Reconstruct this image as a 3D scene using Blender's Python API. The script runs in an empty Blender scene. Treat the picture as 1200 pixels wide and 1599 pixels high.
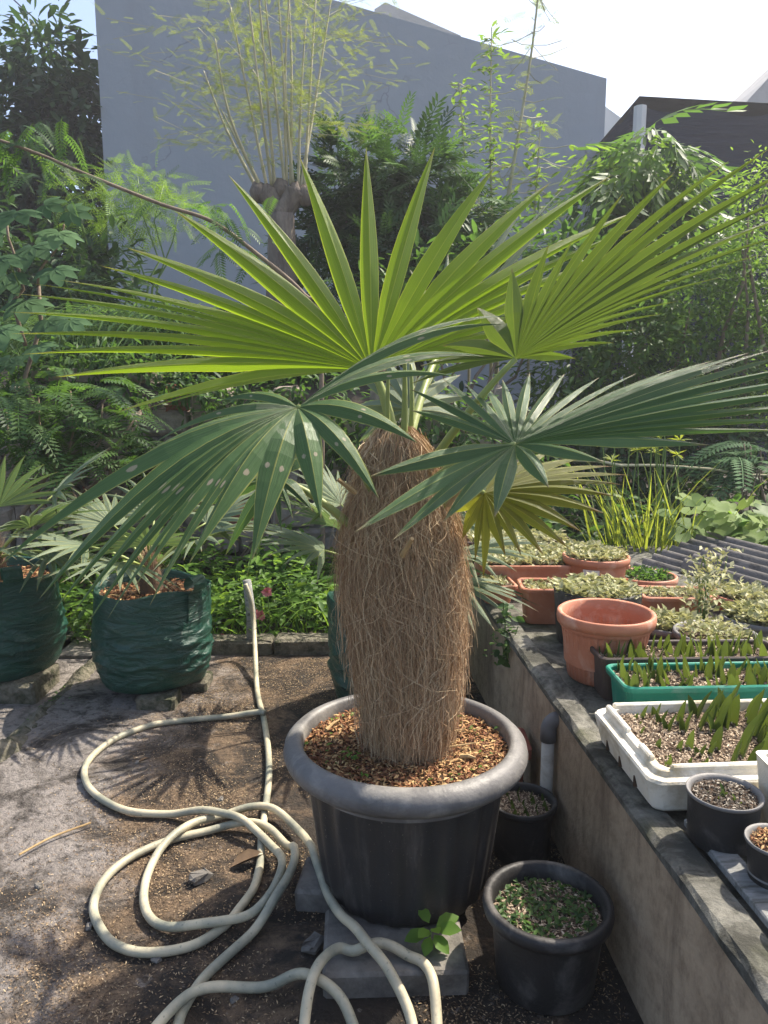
import bpy, math, random
import numpy as np
from mathutils import Vector
random.seed(7)
R = np.random.default_rng(11)
sc = bpy.context.scene
col = sc.collection
rad = math.radians

# ------------------------------------------------------------------ camera
CAMZ, PITCH = 1.48, rad(9.5)
cam = bpy.data.cameras.new('camera'); cam_o = bpy.data.objects.new('camera', cam); col.objects.link(cam_o)
cam.sensor_fit = 'HORIZONTAL'; cam.sensor_width = 36; cam.lens = 36
cam.clip_start = .05; cam.clip_end = 3000
cam_o.location = (0, 0, CAMZ); cam_o.rotation_euler = (math.pi / 2 - PITCH, 0, 0)
sc.camera = cam_o
# ------------------------------------------------------------------ sky, sun, exposure
SUN = Vector((.64, .46, 1.0)).normalized()
w = bpy.data.worlds.new('World'); sc.world = w; w.use_nodes = True
nt = w.node_tree; nt.nodes.clear()
sky = nt.nodes.new('ShaderNodeTexSky'); sky.sky_type = 'NISHITA'; sky.sun_disc = False
sky.sun_elevation = math.asin(SUN.z); sky.sun_rotation = math.atan2(SUN.x, SUN.y)
sky.dust_density = 3.2; sky.air_density = .9; sky.ozone_density = 1.0
bg = nt.nodes.new('ShaderNodeBackground'); bg.inputs[1].default_value = .14
wo = nt.nodes.new('ShaderNodeOutputWorld')
nt.links.new(sky.outputs[0], bg.inputs[0]); nt.links.new(bg.outputs[0], wo.inputs[0])
sl = bpy.data.lights.new('sun', 'SUN'); sl.energy = 3.9; sl.angle = rad(.6); sl.color = (1, .92, .79)
so = bpy.data.objects.new('sun', sl); col.objects.link(so)
so.rotation_euler = SUN.to_track_quat('Z', 'Y').to_euler(); so.location = SUN * 30
sc.view_settings.view_transform = 'Standard'; sc.view_settings.look = 'None'
sc.view_settings.exposure = 1.15; sc.view_settings.gamma = 1.0
sc.render.engine = 'CYCLES'
sc.cycles.max_bounces = 6; sc.cycles.diffuse_bounces = 3; sc.cycles.transmission_bounces = 5
sc.cycles.use_denoising = True

# ------------------------------------------------------------------ pixels to places
CP, SP = math.cos(PITCH), math.sin(PITCH)
def ray(x, y):
    u = (x - 600) / 1200; v = (799.5 - y) / 1200
    return np.array([u, CP + v * SP, -SP + v * CP])
CAM = np.array([0, 0, CAMZ])
def onz(x, y, z=0.0):
    d = ray(x, y); return CAM + d * ((z - CAMZ) / d[2])
def at(x, y, Y):
    d = ray(x, y); return CAM + d * (Y / d[1])

# ------------------------------------------------------------------ materials
def new_mat(name):
    m = bpy.data.materials.new(name); m.use_nodes = True
    n = m.node_tree; n.nodes.clear()
    out = n.nodes.new('ShaderNodeOutputMaterial')
    return m, n, out
def N(n, t, **k):
    x = n.nodes.new(t)
    for a, b in k.items(): setattr(x, a, b)
    return x
def mixc(n, fac, a, b, mode='MIX'):
    m = N(n, 'ShaderNodeMix', data_type='RGBA', blend_type=mode)
    for sock, v in ((0, fac), (6, a), (7, b)):
        if hasattr(v, 'is_linked'): n.links.new(v, m.inputs[sock])
        else: m.inputs[sock].default_value = v if sock == 0 else (*v, 1) if len(v) == 3 else v
    return m.outputs[2]
def math_(n, op, a, b=None, c=None):
    m = N(n, 'ShaderNodeMath', operation=op)
    for i, v in enumerate((a, b, c)):
        if v is None: continue
        if hasattr(v, 'is_linked'): n.links.new(v, m.inputs[i])
        else: m.inputs[i].default_value = v
    return m.outputs[0]
def ramp(n, fac, stops):
    r = N(n, 'ShaderNodeValToRGB')
    el = r.color_ramp.elements
    while len(el) < len(stops): el.new(.5)
    for e, (p, c) in zip(el, stops):
        e.position = p; e.color = (*c, 1) if len(c) == 3 else c
    n.links.new(fac, r.inputs[0]); return r.outputs[0]
def noise(n, scale, detail=5, rough=.55, co=None, dist=0):
    t = N(n, 'ShaderNodeTexNoise'); t.inputs['Scale'].default_value = scale
    t.inputs['Detail'].default_value = detail; t.inputs['Roughness'].default_value = rough
    t.inputs['Distortion'].default_value = dist
    if co is not None: n.links.new(co, t.inputs['Vector'])
    return t.outputs['Fac']
def coords(n, kind='Object', scale=None):
    t = N(n, 'ShaderNodeTexCoord').outputs[kind]
    if scale is None: return t
    mp = N(n, 'ShaderNodeMapping'); mp.inputs['Scale'].default_value = scale
    n.links.new(t, mp.inputs[0]); return mp.outputs[0]
def bump(n, h, dist, strength=1.0):
    b = N(n, 'ShaderNodeBump'); b.inputs['Distance'].default_value = dist; b.inputs['Strength'].default_value = strength
    n.links.new(h, b.inputs['Height']); return b.outputs[0]
def finish(n, out, color, rough=.7, normal=None, spec=.4, metal=0):
    p = N(n, 'ShaderNodeBsdfPrincipled')
    if hasattr(color, 'is_linked'): n.links.new(color, p.inputs['Base Color'])
    else: p.inputs['Base Color'].default_value = (*color, 1)
    if hasattr(rough, 'is_linked'): n.links.new(rough, p.inputs['Roughness'])
    else: p.inputs['Roughness'].default_value = rough
    p.inputs['Specular IOR Level'].default_value = spec; p.inputs['Metallic'].default_value = metal
    if normal is not None: n.links.new(normal, p.inputs['Normal'])
    n.links.new(p.outputs[0], out.inputs[0]); return p
MATS = {}
def solid(name, c1, c2=None, scale=8, rough=.6, b=.0, bscale=60, spec=.4, stretch=None, dirt=None, dscale=5):
    """two-tone weathered material with fine relief"""
    m, n, out = new_mat(name)
    co = coords(n, 'Object', stretch)
    c2 = c2 or tuple(x * .7 for x in c1)
    f = noise(n, scale, 6, .6, co)
    c = ramp(n, f, [(.32, c2), (.68, c1)])
    if dirt:
        f2 = noise(n, dscale, 8, .65, co, .4)
        c = mixc(n, ramp(n, f2, [(.50, (0, 0, 0)), (.68, (1, 1, 1))]), c, dirt)
    nm = bump(n, noise(n, bscale, 6, .6, co), b) if b else None
    r = math_(n, 'MULTIPLY_ADD', noise(n, scale * 3, 4, .6, co), .3, rough - .15)
    finish(n, out, c, r, nm, spec); MATS[name] = m; return m
def leafmat(name, dark, light, glow, trans=.4, rough=.42, spec=.2):
    rough = max(rough, .5)
    m, n, out = new_mat(name)
    a = N(n, 'ShaderNodeAttribute', attribute_name='rnd').outputs['Fac']
    nz = noise(n, 1.3, 3, .6, coords(n, 'Object'))
    f = math_(n, 'MULTIPLY_ADD', nz, .5, math_(n, 'MULTIPLY_ADD', a, .9, -.2))
    c = ramp(n, f, [(.1, dark), (.9, light)])
    g = mixc(n, f, tuple(x * .6 for x in glow), glow)
    p = N(n, 'ShaderNodeBsdfPrincipled'); n.links.new(c, p.inputs['Base Color'])
    p.inputs['Roughness'].default_value = rough; p.inputs['Specular IOR Level'].default_value = spec
    t = N(n, 'ShaderNodeBsdfTranslucent'); n.links.new(g, t.inputs[0])
    mx = N(n, 'ShaderNodeMixShader'); mx.inputs[0].default_value = trans
    n.links.new(p.outputs[0], mx.inputs[1]); n.links.new(t.outputs[0], mx.inputs[2])
    n.links.new(mx.outputs[0], out.inputs[0]); MATS[name] = m; return m
def palmmat(name, c1, c2, glow, trans, rough=.38, spec=.4, spots=False, margin=(.42, .40, .10), tipc=(.30, .21, .10), tip0=.90):
    m, n, out = new_mat(name)
    uv = N(n, 'ShaderNodeUVMap'); uv.uv_map = 'uv'
    sp = N(n, 'ShaderNodeSeparateXYZ'); n.links.new(uv.outputs[0], sp.inputs[0])
    s, v = sp.outputs[0], sp.outputs[1]
    a = math_(n, 'MULTIPLY', math_(n, 'ABSOLUTE', math_(n, 'SUBTRACT', v, .5)), 2)
    rnd = N(n, 'ShaderNodeObjectInfo').outputs['Random']
    mp = N(n, 'ShaderNodeMapping'); mp.inputs['Scale'].default_value = (1.6, 34, 1)
    n.links.new(uv.outputs[0], mp.inputs[0])
    addv = N(n, 'ShaderNodeVectorMath', operation='ADD'); n.links.new(mp.outputs[0], addv.inputs[0])
    cb = N(n, 'ShaderNodeCombineXYZ'); n.links.new(math_(n, 'MULTIPLY', rnd, 50), cb.inputs[0]); n.links.new(math_(n, 'MULTIPLY', rnd, 31), cb.inputs[2])
    n.links.new(cb.outputs[0], addv.inputs[1])
    streak = noise(n, 1, 3, .6, addv.outputs[0])
    f = math_(n, 'MULTIPLY_ADD', streak, 1.5, math_(n, 'MULTIPLY_ADD', rnd, .5, -.5))
    c = mixc(n, f, tuple(x * .85 for x in c1), tuple(x * 1.1 for x in c2))
    rib = math_(n, 'LESS_THAN', a, .045)
    c = mixc(n, math_(n, 'MULTIPLY', rib, .55), c, margin)
    mg = ramp(n, a, [(.90, (0, 0, 0)), (.97, (1, 1, 1))])
    c = mixc(n, math_(n, 'MULTIPLY', mg, .75), c, margin)
    tp = ramp(n, math_(n, 'ADD', s, math_(n, 'MULTIPLY', math_(n, 'SUBTRACT', streak, .5), .1)), [(tip0, (0, 0, 0)), (min(tip0 + .07, .999), (1, 1, 1))])
    c = mixc(n, math_(n, 'MULTIPLY', tp, .8), c, tipc)
    tr = trans
    if spots:
        cs = math_(n, 'MULTIPLY_ADD', rnd, .08, .50)
        d = math_(n, 'DIVIDE', math_(n, 'SUBTRACT', s, cs), .020)
        e = math_(n, 'DIVIDE', math_(n, 'SUBTRACT', a, .45), .17)
        q = math_(n, 'ADD', math_(n, 'MULTIPLY', d, d), math_(n, 'MULTIPLY', e, e))
        q = math_(n, 'ADD', q, math_(n, 'MULTIPLY', math_(n, 'SUBTRACT', streak, .5), 1.6))
        sm = ramp(n, q, [(.55, (1, 1, 1)), (.95, (0, 0, 0))])
        sm = math_(n, 'MULTIPLY', sm, math_(n, 'GREATER_THAN', rnd, .35))
        c = mixc(n, math_(n, 'MULTIPLY', sm, .85), c, (.42, .34, .25))
    g = mixc(n, 1.0, c, glow, 'MULTIPLY')
    g = mixc(n, 1.0, g, (6, 6, 6), 'MULTIPLY')
    gg = mixc(n, .55, g, glow)
    p = N(n, 'ShaderNodeBsdfPrincipled'); n.links.new(c, p.inputs['Base Color'])
    p.inputs['Roughness'].default_value = rough; p.inputs['Specular IOR Level'].default_value = spec
    n.links.new(bump(n, streak, .0025, .8), p.inputs['Normal'])
    t = N(n, 'ShaderNodeBsdfTranslucent'); n.links.new(gg, t.inputs[0])
    mx = N(n, 'ShaderNodeMixShader'); mx.inputs[0].default_value = tr
    n.links.new(p.outputs[0], mx.inputs[1]); n.links.new(t.outputs[0], mx.inputs[2])
    n.links.new(mx.outputs[0], out.inputs[0]); MATS[name] = m; return m
def flakemat(name, stops, rough=.8):
    m, n, out = new_mat(name)
    a = N(n, 'ShaderNodeAttribute', attribute_name='rnd').outputs['Fac']
    finish(n, out, ramp(n, a, stops), rough, None, .25); MATS[name] = m; return m

palmmat('palm_yellow', (.09, .15, .018), (.18, .25, .03), (.38, .48, .035), .48, .4)
palmmat('palm_olive', (.075, .115, .025), (.14, .185, .04), (.14, .19, .03), .38, .4)
palmmat('palm_green', (.04, .09, .032), (.085, .155, .055), (.15, .25, .04), .25, .36)
palmmat('palm_spotted', (.04, .09, .03), (.085, .155, .05), (.17, .28, .05), .27, .36, spots=True, tip0=.955)
palmmat('palm_old', (.085, .115, .02), (.19, .20, .035), (.40, .40, .05), .38, .45, tipc=(.12, .05, .02), tip0=.84)
palmmat('palm_pale', (.09, .135, .075), (.17, .22, .13), (.17, .24, .08), .26, .5)
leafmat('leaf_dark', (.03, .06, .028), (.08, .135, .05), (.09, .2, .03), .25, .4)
leafmat('leaf_mid', (.03, .065, .025), (.09, .16, .045), (.18, .36, .05), .35, .42)
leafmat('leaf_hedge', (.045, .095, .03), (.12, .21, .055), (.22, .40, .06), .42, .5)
leafmat('leaf_bright', (.05, .11, .02), (.15, .27, .045), (.34, .55, .06), .42, .42)
leafmat('leaf_lime', (.10, .15, .02), (.26, .32, .05), (.50, .58, .06), .45, .5)
leafmat('leaf_feather', (.11, .16, .028), (.25, .30, .05), (.38, .46, .06), .5, .6)
leafmat('leaf_bluegreen', (.05, .10, .045), (.10, .18, .08), (.10, .22, .07), .25, .7, .08)
leafmat('leaf_grass', (.04, .09, .035), (.11, .18, .06), (.18, .32, .06), .4, .7, .08)
leafmat('leaf_vine', (.12, .19, .06), (.26, .34, .12), (.36, .5, .1), .4, .6, .1)
leafmat('succulent_pale', (.24, .26, .11), (.62, .58, .36), (.5, .5, .2), .25, .55)
leafmat('succulent_green', (.035, .075, .018), (.11, .165, .038), (.21, .28, .04), .3, .45)
leafmat('petal_pink', (.55, .12, .16), (.75, .30, .32), (.7, .25, .3), .35, .5)
flakemat('husk_ground', [(0, (.04, .026, .018)), (.45, (.17, .115, .07)), (.8, (.34, .24, .14)), (1, (.5, .39, .24))])
flakemat('husk_soil', [(0, (.09, .035, .018)), (.4, (.24, .10, .045)), (.8, (.42, .25, .11)), (1, (.6, .42, .2))])
flakemat('husk_tray', [(0, (.10, .07, .05)), (.35, (.30, .22, .15)), (.8, (.52, .41, .29)), (1, (.68, .58, .44))])
flakemat('husk_dark', [(0, (.03, .025, .02)), (.6, (.10, .08, .06)), (1, (.45, .4, .33))])
flakemat('fibre', [(0, (.16, .085, .045)), (.45, (.36, .225, .125)), (.8, (.54, .38, .225)), (1, (.68, .53, .34))], .75)
solid('fibre_core', (.16, .10, .06), (.07, .04, .025), 14, .9, .01, 40)
solid('petiole', (.30, .34, .10), (.20, .25, .06), 6, .45, .001, 60)
solid('petiole_dry', (.46, .33, .16), (.30, .2, .09), 14, .7, .002, 60)
solid('pot_black', (.032, .030, .029), (.018, .017, .017), 6, .55, .0012, 120, .4, None, (.13, .12, .11), 7)
solid('pot_rim', (.165, .155, .145), (.105, .10, .094), 8, .5, .0015, 90, .4, None, (.25, .235, .21), 9)
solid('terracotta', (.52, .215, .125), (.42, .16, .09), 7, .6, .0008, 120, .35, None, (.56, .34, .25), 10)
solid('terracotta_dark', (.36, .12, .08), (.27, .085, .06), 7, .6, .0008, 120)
solid('planter_green', (.015, .26, .17), (.012, .19, .13), 5, .4, .0005, 80, .45, None, (.1, .26, .2), 14)
solid('planter_brown', (.085, .06, .05), (.05, .038, .033), 6, .55, .0008, 80, .4)
solid('pot_grey', (.21, .20, .19), (.13, .125, .12), 6, .55, .0008, 90)
solid('foam', (.80, .77, .68), (.70, .65, .54), 6, .8, .0016, 160, .3, None, (.45, .38, .25), 7)
solid('soil', (.10, .06, .035), (.045, .028, .018), 22, .95, .012, 60)
solid('pvc', (.62, .61, .57), (.48, .46, .41), 9, .5, .0005, 60, .4, None, (.3, .26, .2), 8)
solid('pvc_grey', (.16, .16, .165), (.10, .10, .105), 9, .5)
solid('concrete_block', (.24, .22, .19), (.11, .10, .09), 12, .9, .004, 70, .2, None, (.07, .065, .055), 5)
solid('moss_block', (.24, .215, .165), (.09, .085, .06), 26, .95, .02, 60, .2, None, (.035, .045, .02), 11)
solid('plank', (.36, .36, .35), (.24, .24, .23), 10, .85, .003, 60, .2, (2, 14, 14), (.13, .13, .11), 3)
solid('bark', (.27, .225, .18), (.14, .11, .09), 6, .9, .015, 22, .2, (3, 3, .8))
solid('bark_pale', (.50, .45, .30), (.36, .34, .20), 6, .7, .002, 30)
solid('twig', (.25, .19, .13), (.15, .11, .08), 12, .85, .003, 50)
solid('stem_green', (.16, .25, .06), (.10, .17, .045), 6, .5)
solid('pale_wall', (.70, .69, .66), (.62, .61, .58), 1, .85)
solid('parapet', (.44, .42, .40), (.33, .32, .30), 1.2, .9, .01, 12)
solid('stone', (.42, .35, .29), (.24, .20, .165), 7, .9, .02, 18, .2, None, (.12, .12, .10), 4)
solid('brick_red', (.36, .13, .09), (.25, .09, .07), 9, .9, .008, 30)
solid('mortar', (.20, .185, .165), (.11, .10, .09), 9, .95, .02, 20)
solid('garden_soil', (.075, .06, .042), (.035, .03, .022), 3, .95, .03, 12)
solid('asbestos', (.20, .185, .17), (.10, .095, .09), 5, .9, .004, 50, .2, None, (.07, .065, .06), 6)
solid('leaf_dry', (.16, .10, .05), (.08, .05, .03), 12, .8)
solid('label_white', (.78, .78, .78), (.7, .7, .72), 6, .5)
solid('label_print', (.03, .06, .22), (.015, .03, .10), 20, .5)
solid('wire', (.04, .04, .045), (.03, .03, .03), 6, .6)
solid('flower_heart', (.5, .3, .05), (.3, .15, .03), 40, .8)

def ground_mats():
    # weathered slab: pale worn concrete with black algae and tan litter in patches of their own shape
    m, n, out = new_mat('slab'); co = coords(n)
    sp = N(n, 'ShaderNodeSeparateXYZ'); n.links.new(co, sp.inputs[0])
    big = noise(n, 1.6, 7, .62, co, .5); med = noise(n, 6.5, 8, .68, co, .4); fine = noise(n, 60, 5, .7, co)
    pale = mixc(n, noise(n, 14, 6, .6, co), (.19, .165, .145), (.42, .38, .35))
    tan = mixc(n, fine, (.10, .068, .045), (.34, .24, .155))
    black = mixc(n, fine, (.022, .019, .017), (.07, .06, .05))
    # worn pale lane on the open side of the slab
    lane = math_(n, 'MULTIPLY_ADD', sp.outputs[0], -.62, -.80)
    k = math_(n, 'ADD', math_(n, 'MULTIPLY', med, .75), math_(n, 'ADD', math_(n, 'MULTIPLY', big, .7), lane))
    c = mixc(n, ramp(n, k, [(.36, (0, 0, 0)), (.60, (1, 1, 1))]), tan, pale)
    k2 = math_(n, 'ADD', math_(n, 'MULTIPLY', noise(n, 4.2, 9, .7, co, .8), 1.0), math_(n, 'MULTIPLY', lane, -.16))
    c = mixc(n, ramp(n, k2, [(.47, (0, 0, 0)), (.62, (.95, .95, .95))]), c, black)
    h = math_(n, 'ADD', math_(n, 'MULTIPLY', med, .6), math_(n, 'MULTIPLY', fine, .5))
    pit = noise(n, 26, 9, .72, co, .3)
    c = mixc(n, ramp(n, pit, [(.50, (0, 0, 0)), (.66, (.85, .85, .85))]), c, (.05, .042, .036))
    c = mixc(n, ramp(n, noise(n, 17, 8, .7, co, .6), [(.60, (0, 0, 0)), (.74, (.7, .7, .7))]), c, (.50, .44, .38))
    h = math_(n, 'ADD', h, math_(n, 'MULTIPLY', pit, -.8))
    finish(n, out, c, .9, bump(n, h, .035), .2); MATS['slab'] = m
    # low wall: stained render, dark runs
    m, n, out = new_mat('render_wall'); co = coords(n)
    st = coords(n, 'Object', (2.2, 2.2, .55))
    f = noise(n, 5, 8, .65, co); runs = noise(n, 3.2, 7, .65, st, .3); fine = noise(n, 90, 5, .7, co)
    c = mixc(n, f, (.34, .25, .165), (.64, .50, .345))
    c = mixc(n, ramp(n, runs, [(.50, (0, 0, 0)), (.70, (.8, .8, .8))]), c, (.13, .095, .065))
    c = mixc(n, ramp(n, noise(n, 22, 9, .75, co), [(.46, (0, 0, 0)), (.72, (.7, .7, .7))]), c, (.16, .115, .075))
    c = mixc(n, math_(n, 'MULTIPLY', fine, .4), c, (.15, .11, .08))
    finish(n, out, c, .92, bump(n, math_(n, 'ADD', f, math_(n, 'MULTIPLY', fine, .4)), .012), .2); MATS['render_wall'] = m
    m, n, out = new_mat('coping'); co = coords(n)
    c = mixc(n, ramp(n, noise(n, 9, 9, .7, co, .5), [(.42, (0, 0, 0)), (.66, (1, 1, 1))]), (.065, .063, .052), (.25, .24, .205))
    c = mixc(n, ramp(n, noise(n, 4, 6, .6, co), [(.55, (0, 0, 0)), (.75, (.8, .8, .8))]), c, (.10, .105, .05))
    finish(n, out, c, .92, bump(n, noise(n, 40, 8, .7, co), .012), .2); MATS['coping'] = m
    # painted gable wall with hairline cracks and drips
    m, n, out = new_mat('house_paint'); co = coords(n)
    f = noise(n, .5, 6, .6, co); runs = noise(n, 1.0, 6, .6, coords(n, 'Object', (1.5, 1, .18)))
    c = mixc(n, f, (.30, .325, .345), (.355, .38, .40))
    c = mixc(n, ramp(n, runs, [(.52, (0, 0, 0)), (.8, (.5, .5, .5))]), c, (.27, .275, .285))
    vo = N(n, 'ShaderNodeTexVoronoi', feature='DISTANCE_TO_EDGE'); vo.inputs['Scale'].default_value = .42
    mp = N(n, 'ShaderNodeMapping'); n.links.new(co, mp.inputs[0])
    dn = N(n, 'ShaderNodeTexNoise'); dn.inputs['Scale'].default_value = 1.6; dn.inputs['Detail'].default_value = 6; n.links.new(co, dn.inputs[0])
    va = N(n, 'ShaderNodeVectorMath', operation='MULTIPLY_ADD'); n.links.new(dn.outputs['Color'], va.inputs[0]); va.inputs[1].default_value = (.9, .9, .9); n.links.new(co, va.inputs[2])
    n.links.new(va.outputs[0], vo.inputs['Vector'])
    ck = ramp(n, vo.outputs[0], [(.0, (1, 1, 1)), (.007, (0, 0, 0))])
    ck = math_(n, 'MULTIPLY', ck, ramp(n, noise(n, .55, 3, .5, co), [(.5, (0, 0, 0)), (.6, (.6, .6, .6))]))
    c = mixc(n, ck, c, (.10, .10, .11))
    finish(n, out, c, .75, bump(n, noise(n, 2.5, 6, .6, co), .02), .3); MATS['house_paint'] = m
    # shade net
    m, n, out = new_mat('shade_net'); co = coords(n)
    c = mixc(n, noise(n, 4, 5, .6, coords(n, 'Object', (.4, .4, 3))), (.012, .018, .034), (.03, .04, .066))
    finish(n, out, c, .9, bump(n, noise(n, 3, 5, .6, coords(n, 'Object', (.5, .5, 4))), .05), .05); MATS['shade_net'] = m
    # woven green grow bag
    m, n, out = new_mat('grow_bag'); co = coords(n)
    f = noise(n, 5, 5, .6, coords(n, 'Object', (1, 1, 2.2)))
    c = mixc(n, f, (.008, .036, .028), (.022, .095, .062))
    c = mixc(n, ramp(n, noise(n, 9, 7, .7, co), [(.56, (0, 0, 0)), (.75, (.6, .6, .6))]), c, (.12, .17, .15))
    p = finish(n, out, c, .32, bump(n, noise(n, 7, 6, .62, coords(n, 'Object', (.8, .8, 2.6)), 1.2), .03, .8), .5)
    t = N(n, 'ShaderNodeBsdfTranslucent'); t.inputs[0].default_value = (.03, .26, .13, 1)
    mx = N(n, 'ShaderNodeMixShader'); mx.inputs[0].default_value = .12
    n.links.new(p.outputs[0], mx.inputs[1]); n.links.new(t.outputs[0], mx.inputs[2]); n.links.new(mx.outputs[0], out.inputs[0]); MATS['grow_bag'] = m
    # hose: pale chalky pvc with grey-green algae stretches
    m, n, out = new_mat('hose'); co = coords(n)
    c = mixc(n, ramp(n, noise(n, 7, 4, .55, co), [(.40, (0, 0, 0)), (.62, (1, 1, 1))]), (.25, .25, .19), (.55, .48, .33))
    c = mixc(n, ramp(n, noise(n, 70, 4, .6, co), [(.62, (0, 0, 0)), (.72, (.8, .8, .8))]), c, (.14, .15, .12))
    finish(n, out, c, .5, bump(n, noise(n, 120, 3, .5, co), .0008), .4); MATS['hose'] = m
    # big ribbed pot: dusty black plastic with pale vertical scuffs
    m, n, out = new_mat('big_pot'); co = coords(n)
    f = noise(n, 5, 6, .6, co)
    c = mixc(n, f, (.024, .0225, .022), (.044, .041, .039))
    sc_ = noise(n, 9, 6, .65, coords(n, 'Object', (2, 2, .35)))
    c = mixc(n, ramp(n, sc_, [(.54, (0, 0, 0)), (.76, (.6, .6, .6))]), c, (.17, .15, .13))
    fl = noise(n, 160, 2, .5, co)
    c = mixc(n, ramp(n, fl, [(.70, (0, 0, 0)), (.76, (.6, .6, .6))]), c, (.28, .25, .2))
    finish(n, out, c, .5, bump(n, noise(n, 110, 4, .6, co), .001), .45); MATS['big_pot'] = m
ground_mats()

# ------------------------------------------------------------------ objects
ORG = {}
def mesh_from(name, V, F, rnd=None, uv=None, smooth=False):
    me = bpy.data.meshes.new(name)
    V = np.asarray(V, dtype=np.float32).reshape(-1, 3)
    if isinstance(F, np.ndarray):
        k = F.shape[1]; nf = len(F)
        me.vertices.add(len(V)); me.vertices.foreach_set('co', V.ravel())
        me.loops.add(nf * k); me.loops.foreach_set('vertex_index', F.astype(np.int32).ravel())
        me.polygons.add(nf); me.polygons.foreach_set('loop_start', np.arange(0, nf * k, k, dtype=np.int32))
        me.update(calc_edges=True)
    else:
        me.from_pydata([tuple(v) for v in V], [], [tuple(int(i) for i in f) for f in F]); me.update()
    if rnd is not None:
        a = me.attributes.new('rnd', 'FLOAT', 'POINT'); a.data.foreach_set('value', np.asarray(rnd, dtype=np.float32))
    if uv is not None:
        l = me.uv_layers.new(name='uv'); li = np.zeros(len(me.loops), dtype=np.int32); me.loops.foreach_get('vertex_index', li)
        l.data.foreach_set('uv', np.asarray(uv, dtype=np.float32)[li].ravel())
    if smooth: me.polygons.foreach_set('use_smooth', np.ones(len(me.polygons), dtype=bool))
    me.validate(); return me
def O(name, V, F, m, parent=None, origin=None, smooth=False, rnd=None, uv=None, kind=None, label=None):
    """one mesh object; V in world metres"""
    if parent is not None: origin = ORG[parent.name]
    if origin is None: origin = (0, 0, 0)
    me = mesh_from(name, np.asarray(V, dtype=float).reshape(-1, 3) - np.asarray(origin, dtype=float), F, rnd, uv, smooth)
    me.materials.append(MATS[m]); o = bpy.data.objects.new(name, me); col.objects.link(o)
    if parent is not None: o.parent = parent
    else: o.location = origin
    ORG[o.name] = tuple(origin)
    if kind: o['kind'] = kind
    if label: o['label'] = label
    return o
def T(name, loc, label, cat, group=None):
    o = bpy.data.objects.new(name, None); col.objects.link(o); o.location = loc; o.empty_display_size = .1
    ORG[o.name] = tuple(loc); return tag(o, label, cat, group)
def tag(o, label, cat, group=None, kind=None):
    o['label'] = label; o['category'] = cat
    if group: o['group'] = group
    if kind: o['kind'] = kind
    return o
def structure(o): o['kind'] = 'structure'; return o

# ------------------------------------------------------------------ shapes
def cat(parts):
    V, F, off = [], [], 0
    for v, f in parts:
        V.append(np.asarray(v, dtype=float)); F.append(np.asarray(f) + off); off += len(v)
    return np.concatenate(V), np.concatenate(F)
def box(x0, x1, y0, y1, z0, z1, b=0.0):
    """box with chamfered edges (triangles-free quads list)"""
    V = []; F = []
    if b <= 0:
        for z in (z0, z1):
            V += [(x0, y0, z), (x1, y0, z), (x1, y1, z), (x0, y1, z)]
        F = [(0, 3, 2, 1), (4, 5, 6, 7), (0, 1, 5, 4), (1, 2, 6, 5), (2, 3, 7, 6), (3, 0, 4, 7)]
        return np.array(V), np.array(F)
    rings = [(z0, b), (z0 + b, 0), (z1 - b, 0), (z1, b)]
    for z, i in rings:
        V += [(x0 + i, y0 + b, z), (x0 + b, y0 + i, z), (x1 - b, y0 + i, z), (x1 - i, y0 + b, z),
              (x1 - i, y1 - b, z), (x1 - b, y1 - i, z), (x0 + b, y1 - i, z), (x0 + i, y1 - b, z)]
    for r in range(3):
        for i in range(8):
            j = (i + 1) % 8; F.append((r * 8 + i, r * 8 + j, r * 8 + 8 + j, r * 8 + 8 + i))
    F += [(0, 7, 2, 1), (7, 6, 3, 2), (6, 5, 4, 3), (24, 25, 26, 31), (31, 26, 27, 30), (30, 27, 28, 29)]
    return np.array(V), np.array(F)
def tube(P, r, n=8, cap=True):
    P = np.asarray(P, dtype=float); m = len(P); r = np.broadcast_to(np.asarray(r, dtype=float), (m,))
    tg = np.gradient(P, axis=0); tg /= np.linalg.norm(tg, axis=1)[:, None] + 1e-9
    ref = np.array([0, 0, 1.]) if abs(tg[0][2]) < .9 else np.array([1., 0, 0])
    u = np.cross(tg[0], ref); u /= np.linalg.norm(u); V = []
    for i in range(m):
        u = u - tg[i] * u.dot(tg[i]); u /= np.linalg.norm(u) + 1e-9; v = np.cross(tg[i], u)
        a = np.arange(n) * 2 * math.pi / n
        V.append(P[i] + r[i] * (np.cos(a)[:, None] * u + np.sin(a)[:, None] * v))
    V = np.concatenate(V); F = []
    for i in range(m - 1):
        for j in range(n):
            k = (j + 1) % n; F.append((i * n + j, i * n + k, i * n + n + k, i * n + n + j))
    if cap:
        V = np.concatenate([V, P[[0, -1]]]); c0, c1 = m * n, m * n + 1
        for j in range(n):
            k = (j + 1) % n; F.append((c0, k, j, j)); F.append((c1, (m - 1) * n + j, (m - 1) * n + k, (m - 1) * n + k))
    return V, np.array(F)
def quads(F):
    return [tuple(dict.fromkeys(int(i) for i in f)) for f in F]
def spline(P, k=8, closed=False):
    P = np.asarray(P, dtype=float); n = len(P); out = []
    for i in range(n - 1):
        p0 = P[max(i - 1, 0)]; p1 = P[i]; p2 = P[i + 1]; p3 = P[min(i + 2, n - 1)]
        for t in np.linspace(0, 1, k, endpoint=False):
            out.append(.5 * (2 * p1 + (p2 - p0) * t + (2 * p0 - 5 * p1 + 4 * p2 - p3) * t * t + (3 * p1 - p0 - 3 * p2 + p3) * t ** 3))
    out.append(P[-1]); return np.array(out)
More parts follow.
